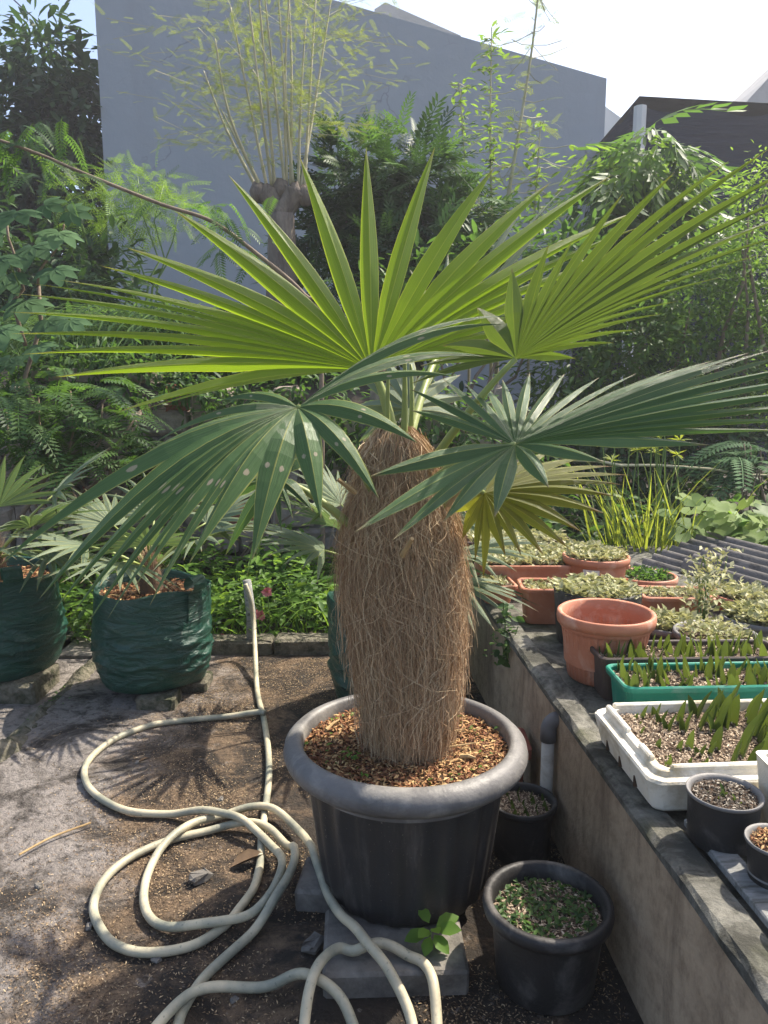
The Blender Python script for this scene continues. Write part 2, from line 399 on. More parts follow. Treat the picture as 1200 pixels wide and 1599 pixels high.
def lathe(c, prof, n=48, ribs=None, squash=1.0):
    """prof: (radius, z) list; ribs(angle, index)->radius factor"""
    V = []; a = np.arange(n) * 2 * math.pi / n
    for i, (r, z) in enumerate(prof):
        rr = r * (ribs(a, i) if ribs else np.ones(n))
        V.append(np.stack([c[0] + rr * np.cos(a), c[1] + rr * np.sin(a) * squash, np.full(n, c[2] + z)], 1))
    V = np.concatenate(V); F = []
    for i in range(len(prof) - 1):
        for j in range(n):
            k = (j + 1) % n; F.append((i * n + j, i * n + k, i * n + n + k, i * n + n + j))
    return V, np.array(F)
def disc(c, r, n=40, rings=6, amp=.006, squash=1.0):
    V = [c]; F = []
    for i in range(1, rings + 1):
        for j in range(n):
            a = j * 2 * math.pi / n; q = r * i / rings
            V.append((c[0] + q * math.cos(a), c[1] + q * math.sin(a) * squash, c[2] + (random.uniform(-amp, amp) if i < rings else 0)))
    for j in range(n): F.append((0, 1 + j, 1 + (j + 1) % n))
    for i in range(rings - 1):
        for j in range(n):
            k = (j + 1) % n; b = 1 + i * n; F.append((b + j, b + n + j, b + n + k, b + k))
    return np.array(V), F
def rrect(cx, cy, secs, ang=0.0, n=5):
    """loft of rounded rectangles: secs (half width, half depth, corner radius, z)"""
    V = []; F = []; m = 4 * n
    for hw, hd, r, z in secs:
        for q, (sx, sy) in enumerate(((1, 1), (-1, 1), (-1, -1), (1, -1))):
            for i in range(n):
                a = q * math.pi / 2 + i / (n - 1) * math.pi / 2
                V.append((sx * (hw - r) + r * math.cos(a), sy * (hd - r) + r * math.sin(a), z))
    V = np.array(V); ca, sa = math.cos(ang), math.sin(ang)
    V = np.stack([cx + V[:, 0] * ca - V[:, 1] * sa, cy + V[:, 0] * sa + V[:, 1] * ca, V[:, 2]], 1)
    for s in range(len(secs) - 1):
        for j in range(m):
            k = (j + 1) % m; F.append((s * m + j, s * m + k, s * m + m + k, s * m + m + j))
    return V, F, m
def norm(a): return a / (np.linalg.norm(a, axis=-1, keepdims=True) + 1e-9)

# ------------------------------------------------------------------ leaves
def t_leaf(fold=.18, droop=.12, w=.34):
    V = [(0, 0, 0)]; s = ((.28, .82), (.6, 1.0), (.85, .5))
    for x, q in s:
        z = -droop * x * x
        V += [(x, -w * q * .5, z + fold * w * q), (x, 0, z), (x, w * q * .5, z + fold * w * q)]
    V.append((1, 0, -droop)); F = [(0, 1, 2), (0, 2, 3)]
    for i in (1, 4):
        F += [(i, i + 3, i + 4), (i, i + 4, i + 1), (i + 1, i + 4, i + 5), (i + 1, i + 5, i + 2)]
    F += [(7, 10, 8), (8, 10, 9)]
    return np.array(V, dtype=float), np.array(F)
def t_leaf_s(w=.42, fold=.15):
    return np.array([(0, 0, 0), (.5, -w / 2, fold * w), (1, 0, -.06), (.5, w / 2, fold * w)], dtype=float), np.array([(0, 1, 2), (0, 2, 3)])
def t_pinnate(n=9, ll=.30, lw=.10, droop=.35, hang=.25, taper=.6, ang=65):
    parts = []; s = np.linspace(.12, 1, n)
    for i, x in enumerate(s):
        z = -droop * x * x; L = ll * (1 - taper * abs(x - .45) ** 1.3)
        for sg in (-1, 1):
            a = rad(ang - 25 * x); d = np.array([math.cos(a), sg * math.sin(a), -hang]); d /= np.linalg.norm(d)
            t = np.array([1, 0, -2 * droop * x]); t /= np.linalg.norm(t); b = np.array([x, 0, z])
            V = np.array([b, b + d * L * .5 + t * lw * .5, b + d * L - np.array([0, 0, .05 * L]), b + d * L * .5 - t * lw * .5])
            parts.append((V, np.array([(0, 1, 2), (0, 2, 3)])))
    xs = np.linspace(0, 1, 5); V = []
    for x in xs: V += [(x, -.009, -droop * x * x + .004), (x, .009, -droop * x * x + .004)]
    parts.append((np.array(V), np.array([f for i in range(4) for f in ((2 * i, 2 * i + 2, 2 * i + 3), (2 * i, 2 * i + 3, 2 * i + 1))])))
    return cat(parts)
def t_palmate(k=7, lobe=.5, spread=230):
    parts = []; V0, F0 = t_leaf(.06, .22, .46)
    for i in range(k):
        a = rad((i / (k - 1) - .5) * spread); L = 1 - .35 * abs(i / (k - 1) - .5) * 2
        V = V0 * L; ca, sa = math.cos(a), math.sin(a)
        parts.append((np.stack([V[:, 0] * ca - V[:, 1] * sa, V[:, 0] * sa + V[:, 1] * ca, V[:, 2]], 1), F0))
    return cat(parts)
def t_round(n=10):
    V = [(0, 0, .0)]
    for i in range(n + 1):
        a = rad(-165 + 330 * i / n); q = .5 * (1 + .10 * math.cos(5 * a)) ; V.append((.1 - q * math.cos(a + math.pi) * 1.0, q * math.sin(a) * 1.05, .07 + .05 * math.sin(3 * a)))
    return np.array(V), np.array([(0, i, i + 1) for i in range(1, n + 1)])
def t_blade(L=1, w=.035, bend=.5, n=5):
    V = []; F = []
    for i in range(n + 1):
        s = i / n; ww = w * (1 - s) ** .6 * (.6 + .4 * min(1, s * 4)); th = bend * s
        x = L * (s * math.sin(th)); z = L * s * math.cos(th)
        V += [(x, -ww / 2, z), (x, ww / 2, z)]
    for i in range(n): F += [(2 * i, 2 * i + 2, 2 * i + 3), (2 * i, 2 * i + 3, 2 * i + 1)]
    return np.array(V), np.array(F)
def scatter(tmpl, pos, xdir, up, size, rng=R, spread=1.0):
    V0, F0 = tmpl; n = len(pos); pos = np.asarray(pos, dtype=float)
    x = norm(np.asarray(xdir, dtype=float)); up = np.asarray(up, dtype=float)
    y = norm(np.cross(up, x)); z = np.cross(x, y); size = np.broadcast_to(np.asarray(size, dtype=float), (n,))
    M = np.stack([x, y, z], 2) * size[:, None, None]
    V = np.einsum('nij,kj->nki', M, V0) + pos[:, None, :]
    F = F0[None] + (np.arange(n) * len(V0))[:, None, None]
    rv = np.repeat(rng.random(n) * spread, len(V0))
    return V.reshape(-1, 3), F.reshape(-1, F0.shape[1]), rv
def merge_sc(lst):
    V = np.concatenate([a[0] for a in lst]); r = np.concatenate([a[2] for a in lst]); F = []; o = 0
    for a in lst: F.append(a[1] + o); o += len(a[0])
    return V, np.concatenate(F), r
def rndn(n, s=1.0): return R.normal(0, s, (n, 3))
def crown_points(blobs, n, clumps=40, csize=.25, shell=.55):
    """points in clumps spread over ellipsoids: (centre, radii)"""
    P = []; D = []; vol = np.array([b[1][0] * b[1][1] * b[1][2] for b in blobs]) ** .67; vol /= vol.sum()
    for (c, r), f in zip(blobs, vol):
        k = max(4, int(clumps * f * len(blobs))); q = norm(rndn(k)) * (shell + (1 - shell) * R.random((k, 1)) ** .7)
        q *= (.8 + .35 * R.random((k, 1)))
        m = int(n * f); idx = R.integers(0, k, m)
        pts = q[idx] + rndn(m, csize) * .6
        P.append(np.asarray(c) + pts * np.asarray(r)); D.append(norm(pts + .25 * rndn(m)))
    return np.concatenate(P), np.concatenate(D)
def crown(tmpl, blobs, n, size, clumps=40, csize=.25, down=.3, jit=.6, shell=.55):
    P, D = crown_points(blobs, n, clumps, csize, shell); m = len(P)
    d = norm(D * np.array([1, 1, .6]) + rndn(m, jit) * .6 + np.array([0, 0, -down]))
    up = np.array([0, 0, 1.]) + rndn(m, .35) + D * .3
    return scatter(tmpl, P, d, up, size * R.uniform(.6, 1.25, m))
def limb(a, b, r0, r1, k=6, wob=.06):
    a = np.asarray(a, dtype=float); b = np.asarray(b, dtype=float); L = np.linalg.norm(b - a)
    s = np.linspace(0, 1, k)[:, None]; P = a + (b - a) * s + rndn(k, wob * L) * np.sin(s * math.pi)
    return tube(P, np.linspace(r0, r1, k), 7)
def plant(name, label, cat_, base, woods, leaf_sets, group=None, crown_name='crown', wood_name='trunk'):
    """woods: list of (tube V,F), material; leaf_sets: (scatter result, material)"""
    t = T(name, base, label, cat_, group)
    if woods:
        V, F = cat(woods[0]); O(wood_name, V, quads(F), woods[1], t, smooth=True)
    for q, m in leaf_sets: O(crown_name, q[0], q[1], m, t, rnd=q[2])
    return t

# ================================================================== THE SETTING
def grid_sheet(x0, x1, y0, y1, nx, ny, h):
    X, Y = np.meshgrid(np.linspace(x0, x1, nx), np.linspace(y0, y1, ny)); Z = h(X, Y)
    V = np.stack([X.ravel(), Y.ravel(), Z.ravel()], 1); i = np.arange(nx * ny).reshape(ny, nx)
    F = np.stack([i[:-1, :-1].ravel(), i[:-1, 1:].ravel(), i[1:, 1:].ravel(), i[1:, :-1].ravel()], 1)
    return V, F
def wob(X, Y, s=1.0):
    return (np.sin(X * 3.1 * s + 1.3) * np.cos(Y * 2.7 * s + .4) + .6 * np.sin(X * 7.3 * s + Y * 5.1 * s) + .35 * np.sin(X * 17 * s - Y * 13 * s + 2)) / 2
structure(O('ground', *grid_sheet(-900, 900, -400, 1400, 2, 2, lambda X, Y: X * 0 - .16), 'garden_soil'))
V, F = grid_sheet(-14, 14, 4.05, 24, 90, 60, lambda X, Y: -.06 + .03 * wob(X, Y) + 1.42 * np.clip((Y - 5.65) / .3, 0, 1) * np.clip((1.6 - X) / 1.6, 0, 1) + .35 * np.clip((Y - 6) / 2, 0, 1))
structure(O('garden_terrain', V, F, 'garden_soil', smooth=True))
# slab: gently uneven
def slab_h(X, Y): return .006 * wob(X, Y, 1.0) + .003 * wob(X, Y, 3.7)
V, F = grid_sheet(-1.55, .70, -.9, 4.12, 120, 240, slab_h)
structure(O('patio_slab', V, F, 'slab', smooth=True))
V, F = box(-4.5, -1.56, -.9, 4.6, -.2, -.035, .01); structure(O('side_path', V, quads(F), 'slab'))
# worn mossy edge of the slab
def rough_bar(P, wdt, hgt, nz=.018, n=10):
    P = spline(P, 14); V, F = tube(P, 1.0, n)
    m = len(P)
    for i in range(m):
        for j in range(n):
            k = i * n + j; d = V[k] - P[i]; V[k] = P[i] + d * np.array([wdt, wdt, hgt]) * (1 + random.uniform(-.22, .22)) + np.array([random.uniform(-nz, nz) for _ in range(3)]) * .5
    for k, i in ((m * n, 0), (m * n + 1, m - 1)): V[k] = P[i]
    return V, quads(F)
from mathutils import noise as mnoise
def fz(x, y, f, o=5): return mnoise.fractal(Vector((x * f, y * f, 3.3)), 1.0, 2.0, o)
def kerb_h(X, Y):
    Z = np.zeros_like(X)
    for a in range(X.shape[0]):
        for b in range(X.shape[1]):
            x, y = X[a, b], Y[a, b]; c = -1.555 + .03 * fz(0, y, 2.2, 3); t = max(0, 1 - abs(x - c) / (.075 + .03 * fz(5, y, 4, 2)))
            Z[a, b] = -.04 + (.06 + .05 * fz(9, y, 5, 4)) * t ** .7 + .020 * fz(x, y, 26, 6) * t ** .4
    return Z
V, F = grid_sheet(-1.70, -1.42, 1.0, 4.1, 26, 230, kerb_h); structure(O('slab_kerb', V, F, 'moss_block'))
# low kerb at the back of the slab
for i, (x0, x1) in enumerate(((-.98, -.62), (-.61, -.2), (-.19, .25))):
    V, F = box(x0, x1, 4.06, 4.2, -.05, .075 + .01 * (i % 2), .012); V = V + R.normal(0, .004, V.shape)
    structure(O('back_kerb', V, quads(F), 'moss_block'))
# far paving seen between the two grow bags
for i, (x, y) in enumerate(((-1.72, 4.25), (-1.98, 4.28), (-1.75, 4.62), (-2.05, 4.66))):
    V, F = box(x - .16, x + .16, y - .16, y + .16, -.05, -.012, .006); structure(O('paver', V, quads(F), 'concrete_block'))

# planting bed along the right, held by the low wall
def wx(Y): return .725 - .073 * Y
WA = math.atan(.073)
def wallpt(off, Y, z): return np.array([wx(Y) + off, Y, z])
def wall_prism(o0, o1, y0, y1, z0, z1, b=.008, jit=.0, seg=24):
    """bar that follows the wall line, chamfered upper edges"""
    V = []; F = []; ys = np.linspace(y0, y1, seg); prof = [(o0, z0), (o0, z1 - b), (o0 + b, z1), (o1 - b, z1), (o1, z1 - b), (o1, z0)]
    for y in ys:
        for (a, z) in prof: V.append(wallpt(a, y, z) + (np.array([random.uniform(-jit, jit), 0, random.uniform(-jit, jit)]) if z > z0 else 0))
    m = len(prof)
    for i in range(seg - 1):
        for j in range(m):
            k = (j + 1) % m; F.append((i * m + j, i * m + k, i * m + m + k, i * m + m + j))
    F.append(tuple(range(m))[::-1]); F.append(tuple((seg - 1) * m + j for j in range(m)))
    return np.array(V), F
lw = T('low_wall', wallpt(.06, 2.4, 0), 'low stained concrete wall edging the raised bed of pots', 'wall')
O('wall_body', *wall_prism(0, .14, .2, 4.4, -.02, .455, .004, .0015), 'render_wall', lw)
O('coping', *wall_prism(-.012, .075, .2, 4.4, .455, .485, .012, .003, 60), 'coping', lw)
V, F = grid_sheet(0, 1, 0, 1, 40, 60, lambda X, Y: X * 0)
Yv = .2 + V[:, 1] * 4.6; V = np.stack([wx(Yv) + .07 + V[:, 0] * 3.4, Yv, .462 + .006 * wob(V[:, 0] * 9, V[:, 1] * 12)], 1)
structure(O('bed_soil', V, F, 'coping', smooth=True))
V, F = box(wx(4.7) + .05, 4.2, 4.55, 4.62, -.1, .44); structure(O('bed_bank', V, quads(F), 'garden_soil'))
V, F = wall_prism(.082, .135, .7, 1.62, .480, .497, .003, .001)
tag(O('plank', V, F, 'plank', origin=wallpt(.1, 1.1, .483)), 'weathered grey plank lying along the top of the low wall', 'plank')

# pvc drain pipe against the wall
dp = T('drain_pipe', (wx(2.32) - .026, 2.32, 0), 'pale plastic drain pipe with dark elbow against the low wall', 'pipe')
x = wx(2.32) - .027
O('pipe', *(lambda a: (a[0], quads(a[1])))(tube([(x, 2.32, .0), (x, 2.32, .2), (x, 2.32, .37)], .0205, 16)), 'pvc', dp, smooth=True)
P = [(x, 2.32, .345), (x, 2.32, .385)] + [(x + .035 * (1 - math.cos(a)), 2.32, .385 + .035 * math.sin(a)) for a in np.linspace(.2, math.pi / 2, 6)] + [(x + .07, 2.32, .42)]
O('elbow', *(lambda a: (a[0], quads(a[1])))(tube(P, [.026, .026] + [.0245] * 6 + [.026], 16)), 'pvc_grey', dp, smooth=True)

# ------------------------------------------------------------------ far buildings
def extrude_poly(P, dy, axis=1):
    P = np.array(P, dtype=float); n = len(P); Q = P.copy(); Q[:, axis] += dy
    return np.concatenate([P, Q]), [tuple(range(n))] + [tuple(range(2 * n - 1, n - 1, -1))] + [(i, i + n, (i + 1) % n + n, (i + 1) % n) for i in range(n)]
YB = 14.0
hb = T('house', (-.5, YB, 0), 'tall blank blue-grey house side wall with sloping top edge', 'house')
hl = at(155, 130, YB)[0]; hr = at(948, 122, YB); hp = at(600, 22, YB); sl_ = (hr[2] - hp[2]) / (hr[0] - hp[0])
V, F = extrude_poly([(hl, YB, -.1), (hr[0], YB, -.1), (hr[0], YB, hr[2]), (hl, YB, hr[2] + sl_ * (hl - hr[0]))], 7.0)
O('wall', V, F, 'house_paint', hb)
q0, q1, q2 = at(585, 14, YB + 1.2), at(602, 3, YB + 1.2), at(720, 55, YB + 1.2)
V, F = extrude_poly([(q0[0], YB + 1.2, q0[2] - .5), (q2[0], YB + 1.2, q2[2] - .5), (q2[0], YB + 1.2, q2[2]), (q1[0], YB + 1.2, q1[2]), (q0[0], YB + 1.2, q0[2])], .6)
O('parapet', V, F, 'parapet', hb)
# white neighbour behind
a, b = at(945, 165, 20), at(1000, 205, 20)
V, F = extrude_poly([(a[0] - .4, 20, -.1), (b[0] + 4, 20, -.1), (b[0] + 4, 20, b[2] - 1.2), (b[0], 20, b[2]), (a[0], 20, a[2]), (a[0] - .4, 20, a[2])], 4)
tag(O('neighbour_house', V, F, 'pale_wall', origin=(a[0], 20, 0)), 'pale house gable just behind the grey wall corner', 'house')
a = at(1200, 122, 18); b = at(1165, 160, 18)
V, F = extrude_poly([(b[0], 18, -.1), (b[0] + 5, 18, -.1), (b[0] + 5, 18, a[2] + 4.2), (a[0], 18, a[2]), (b[0], 18, b[2])], 4)
tag(O('gable_house', V, F, 'parapet', origin=(b[0], 18, 0)), 'grey gable rising behind the black shade net', 'house')
# shade-net shelter
YN = 11.5
sn = T('net_shelter', at(1090, 700, YN) * np.array([1, 1, 0]), 'garden shelter clad in black shade net on pale posts', 'shelter')
def net(c00, c10, c11, c01, nu, nv, sag=.06):
    u, v = np.meshgrid(np.linspace(0, 1, nu), np.linspace(0, 1, nv)); u = u[..., None]; v = v[..., None]
    P = (np.asarray(c00) * (1 - u) + np.asarray(c10) * u) * (1 - v) + (np.asarray(c01) * (1 - u) + np.asarray(c11) * u) * v
    P = P + np.concatenate([0 * u, sag * np.sin(u * 9 + 3 * v) * np.sin(v * math.pi), -1.6 * sag * np.abs(np.sin(u * 7.5 + .4)) * v], 2)
    i = np.arange(nu * nv).reshape(nv, nu)
    F = np.stack([i[:-1, :-1].ravel(), i[:-1, 1:].ravel(), i[1:, 1:].ravel(), i[1:, :-1].ravel()], 1)
    return P.reshape(-1, 3), F
A, B = at(1002, 158, YN), at(1290, 172, YN)
O('net_front', *net((A[0], YN, .2), (B[0], YN, .2), B, A, 60, 24, .08), 'shade_net', sn, smooth=True)
A2 = A + np.array([.1, 3.2, .25]); B2 = B + np.array([0, 3.2, .25])
O('net_roof', *net(A + np.array([-.05, -.06, .05]), B + np.array([0, -.06, .03]), B2, A2, 40, 10, .12), 'shade_net', sn, smooth=True)
C_ = at(940, 215, YN + 1.0)
O('net_side', *net((A[0] - .65, YN + 1.4, .2), (A[0] - .03, YN + .02, .2), A + np.array([-.03, 0, .02]), C_, 12, 16, .05), 'shade_net', sn, smooth=True)
for px in (1000,):
    p = at(px, 170, YN - .05)
    O('post', *(lambda a: (a[0], quads(a[1])))(tube([(p[0], YN - .06, 0), (p[0], YN - .06, 2), (p[0], YN - .06, p[2] + .03)], .055 if px > 1000 else .09, 8)), 'bark_pale' if px > 1000 else 'pale_wall', sn)
# overhead wires
for a, b, lab in (((-40, -60, 16), (240, 150, 16), 'thin overhead wire crossing the sky above the dark tree'),):
    P = [at(*a) * (1 - s) + at(*b) * s - np.array([0, 0, .25 * math.sin(s * math.pi)]) for s in np.linspace(0, 1, 9)]
    V, F = tube(P, .014, 6); tag(O('overhead_wire', V, quads(F), 'wire'), lab, 'wire')

# ------------------------------------------------------------------ rubble wall at the back of the garden
rw = T('rubble_wall', (-1.2, 5.6, 0), 'old rubble and brick garden wall behind the grow bags', 'wall')
V, F = box(-5.2, .9, 5.62, 5.85, -.1, 1.22, .02); O('mortar_core', V, quads(F), 'mortar', rw)
z = -.05; row = 0
while z < 1.3:
    h = random.uniform(.09, .2); x = -5.2 + random.uniform(0, .2)
    while x < .85:
        wd = random.uniform(.12, .42); brick = random.random() < .06
        V, F = box(x, x + wd - .02, 5.585 - random.uniform(0, .035), 5.7, z, z + h - .018, .022)
        V = V + R.normal(0, .012, V.shape)
        if not (z > 1.05 and random.random() < .45): O('stone', V, quads(F), 'brick_red' if brick else 'stone', rw)
        x += wd
    z += h; row += 1
for px in (60, 150):
    p = at(px, 575, 5.5); V, F = box(p[0] - .06, p[0] + .36, 5.5, 5.9, p[2] - .09, p[2], .015); V = V + R.normal(0, .008, V.shape)
    O('cap_stone', V, quads(F), 'stone', rw)

# ================================================================== THE BIG PALM
def sm(x): return x * x * (3 - 2 * x)
def fan(parent, hast, tips, m, root, arch=.03, wmax=.027, fuse=.42, pet_r=.012, fold=.45, pet_bow=.04, dens=1, name='frond', NS=11, flip=1, over=1.0, tap=.72, ws=None, ext=1.0):
    """one palmate frond: petiole mesh as the part, each leaflet its own sub-part"""
    H = np.asarray(hast, dtype=float); root = np.asarray(root, dtype=float)
    s = np.linspace(0, 1, 10)[:, None]
    P = root * (1 - s) + H * s + np.array([0, 0, pet_bow]) * 4 * s * (1 - s)
    V, F = tube(P, np.linspace(pet_r * 1.5, pet_r * .75, 10), 8)
    fr = O(name, V, quads(F), 'petiole', parent, smooth=True)
    tips = H + (np.asarray(tips, dtype=float) - H) * ext
    if dens > 1:
        k = np.linspace(0, len(tips) - 1, (len(tips) - 1) * dens + 1)
        tips = np.stack([np.interp(k, np.arange(len(tips)), tips[:, i]) for i in range(3)], 1)
        tips = H + (tips - H) * (1 + R.normal(0, .035, (len(tips), 1)))
    n = len(tips); S = np.linspace(0, 1, NS + 1)
    D = tips - H; L = np.linalg.norm(D, axis=1)
    def curve(i, s): return H + D[i] * s[:, None] + np.array([0, 0, 1.]) * (arch * L[i] * 4 * s * (1 - s))[:, None]
    C = [curve(i, S) for i in range(n)]
    for i in range(n):
        c = C[i]; gl = (C[i - 1] - c) * .5 if i > 0 else None; gr = (C[i + 1] - c) * .5 if i < n - 1 else None
        if gl is None: gl = -gr
        if gr is None: gr = -gl
        tdir = norm(np.gradient(c, axis=0)); out = []
        for g in (gl, gr):
            g = g - tdir * (g * tdir).sum(1, keepdims=True)
            ln = np.linalg.norm(g, axis=1) * (1 + (over - 1) * np.clip(S / .3, 0, 1)); wcap = np.minimum(ln, wmax * (ws(i) if ws else 1) * (.25 + .75 * np.minimum(1, S / .3)) * (.9 + .2 * R.random()))
            k = int(round(fuse * NS)); w0 = wcap[k]
            hw = np.where(S <= fuse, wcap, 0)
            x = np.clip((S - fuse) / (1 - fuse), 0, 1)
            hw = np.where(S > fuse, w0 * (1 - x) ** tap * (1 + .10 * np.sin(x * 3.1416)) * (1 - .35 * x * x), hw)
            out.append(norm(g) * hw[:, None])
        nrm = norm(np.cross(tdir, norm(out[1] - out[0]) + 1e-6))
        if (nrm[:, 2].mean()) * flip < 0: nrm = -nrm
        wid = (np.linalg.norm(out[0], axis=1) + np.linalg.norm(out[1], axis=1))[:, None] * .5
        tw = np.array([0, 0, 0.])
        Vl = c + out[0]; Vc = c + nrm * wid * fold; Vr = c + out[1]
        V = np.stack([Vl, Vc, Vr], 1).reshape(-1, 3)
        uv = np.stack([np.repeat(S, 3), np.tile([0, .5, 1.], NS + 1)], 1)
        F = [f for q in range(NS) for f in ((3 * q, 3 * q + 3, 3 * q + 4, 3 * q + 1), (3 * q + 1, 3 * q + 4, 3 * q + 5, 3 * q + 2))]
        O('leaflet', V, F, m, fr, uv=uv)
    return fr
def tipsY(lst): return [at(x, y, Y) for x, y, Y in lst]

PX, PY = .06, 2.03
palm = T('fan_palm', (PX, PY, .45), 'large fan palm with shaggy fibre trunk growing in the big black pot', 'palm')
ZT = [(.45, .085, .068), (.55, .106, .07), (.65, .122, .07), (.80, .142, .062), (.95, .150, .05), (1.06, .143, .045), (1.14, .126, .04), (1.22, .100, .035), (1.29, .083, .033), (1.335, .058, .033), (1.37, .03, .033)]
za = np.array([q[0] for q in ZT]); ra = np.array([q[1] for q in ZT]); xa = np.array([q[2] for q in ZT])
zs = np.linspace(.44, 1.335, 34); V = []
ang = np.arange(36) * 2 * math.pi / 36
for z in zs:
    r = np.interp(z, za, ra) * .95 + .006 * np.sin(ang * 7 + z * 20) + .006 * R.normal(0, 1, 36)
    V.append(np.stack([np.interp(z, za, xa) + r * np.cos(ang), PY + r * np.sin(ang), np.full(36, z)], 1))
V = np.concatenate(V); i = np.arange(34 * 36).reshape(34, 36); j = np.roll(i, -1, axis=1)
F = [tuple(f) for f in np.stack([i[:-1].ravel(), j[:-1].ravel(), j[1:].ravel(), i[1:].ravel()], 1)] + [tuple(i[-1])]
trunk = O('trunk', V, F, 'fibre_core', palm, smooth=True)
def strands(n, seg=11, stray=0.0):
    z0 = .50 + (1.37 - .50) * R.random(n) ** .9; th = R.random(n) * 2 * math.pi; L = R.uniform(.12, .5, n) * (1 - .6 * stray)
    lay = np.clip(R.random(n) + .6 * stray, 0, 1.25); s = np.linspace(0, 1, seg + 1)
    wa = np.cumsum(R.normal(0, .027 + .05 * stray, (n, seg + 1)), 1) + (R.normal(0, .22 + .9 * stray, n))[:, None] * s
    curl = R.normal(0, .009 + .008 * stray, (n, 1)) * np.sin(s * math.pi * R.uniform(1, 4, (n, 1)) + R.uniform(0, 6, (n, 1)))
    lift = R.normal(0, .5, (n, 1))
    Z = z0[:, None] - L[:, None] * s * (1 - .25 * np.abs(lift) * s) + .03 * s * (1 - s)
    Z = np.maximum(Z, .455 + .02 * R.random((n, 1)))
    # hanging strands keep the widest radius passed
    rr = np.interp(Z, za, ra) * .95; rr = np.maximum(rr, rr[:, :1] * .66)
    rr = rr - .010 + .024 * lay[:, None] + (.003 + .030 * (R.random((n, 1)) ** 7)) * s * 1.6 + np.abs(curl) * .5
    TH = th[:, None] + wa + curl / .18
    P = np.stack([np.interp(Z, za, xa) + rr * np.cos(TH), PY + rr * np.sin(TH), Z], 2)
    tg = norm(np.gradient(P, axis=1)); rv = norm(rndn(n))[:, None, :]
    side = norm(np.cross(tg, np.broadcast_to(rv, tg.shape))) * (R.uniform(.0004, .0010, (n, 1, 1)) * (1 - .5 * s[None, :, None]))
    V = np.stack([P - side, P + side], 2).reshape(-1, 3)
    b = (np.arange(n) * (seg + 1) * 2)[:, None] + (np.arange(seg) * 2)[None]
    F = np.stack([b, b + 1, b + 3, b + 2], 2).reshape(-1, 4)
    rnd = np.repeat(np.clip(.5 * R.random(n) + .5 * lay + R.normal(0, .1, n), 0, 1), (seg + 1) * 2)  # deeper strands coloured darker for the shade between them
    return V, F, rnd
V, F, r_ = strands(31000); O('fibre', V, F, 'fibre', trunk, rnd=r_, kind='stuff')
V, F, r_ = strands(3800, 11, .7); O('stray_fibre', V, F, 'fibre', trunk, rnd=r_, kind='stuff')
def chunk(p, d, L, wdt, m, parent, name):
    p = np.asarray(p); d = norm(np.asarray(d, dtype=float)); V, F = tube([p, p + d * L * .5, p + d * L], [wdt, wdt * .9, wdt * .8], 6); return O(name, V, quads(F), m, parent)
for px, py, d, L in ((628, 868, (.35, -.5, .75), .065), (700, 790, (.5, -.4, .9), .09), (556, 770, (-.7, -.3, .6), .06)):
    chunk(at(px, py, PY - .185 if px < 680 and px > 570 else PY - .12), d, L, .007, 'petiole_dry', trunk, 'petiole_stub')
CT = np.array([.035, PY, 1.29])
# sheaths rising from the crown
for dx, dy, h, ln in ((-.02, -.02, .22, .007), (.014, -.03, .26, .008), (.03, .02, .24, .007)):
    P = [CT + np.array([dx, dy, -.06]), CT + np.array([dx * 1.3, dy * 1.4, h * .5]), CT + np.array([dx * 1.2, dy * 2.0, h])]
    V, F = tube(spline(P, 5), np.linspace(ln * 1.5, ln * .5, 11), 7); O('sheath', V, quads(F), 'petiole', palm, smooth=True)

# upper back-lit frond
fan(palm, at(580, 578, 2.05), tipsY([
    (215, 642, 1.85), (180, 645, 1.88), (85, 589, 1.85), (37, 553, 1.82), (17, 521, 1.82), (15, 487, 1.82), (20, 458, 1.84), (45, 442, 1.86), (92, 437, 1.9),
    (155, 414, 1.92), (197, 386, 1.95), (272, 328, 2.0), (356, 272, 2.05), (467, 242, 2.12), (572, 228, 2.18), (680, 228, 2.22),
    (775, 258, 2.25), (862, 283, 2.28), (958, 272, 2.28), (1000, 328, 2.27), (1005, 352, 2.25), (985, 395, 2.22), (960, 430, 2.2), (930, 470, 2.16), (880, 505, 2.12), (840, 540, 2.08)]),
    'palm_yellow', CT, .035, .027, .44, .011, over=1.1, fold=.6)
# upper right frond, olive, leaning out
fan(palm, at(806, 560, 1.95), tipsY([
    (640, 600, 1.98), (655, 572, 2.0), (690, 540, 2.0), (745, 480, 1.98), (800, 418, 1.96), (858, 380, 1.92), (895, 375, 1.88), (975, 300, 1.82), (1055, 268, 1.78), (1140, 250, 1.74), (1205, 230, 1.72), (1240, 262, 1.70), (1250, 300, 1.69),
    (1250, 330, 1.68), (1240, 362, 1.68), (1200, 395, 1.70), (1130, 432, 1.74), (1060, 470, 1.78), (1035, 490, 1.8), (995, 515, 1.84), (960, 535, 1.88), (900, 560, 1.92)]),
    'palm_olive', CT + np.array([.05, -.02, -.08]), .045, .027, .48, .009, pet_bow=.02, over=1.15, fold=.55)
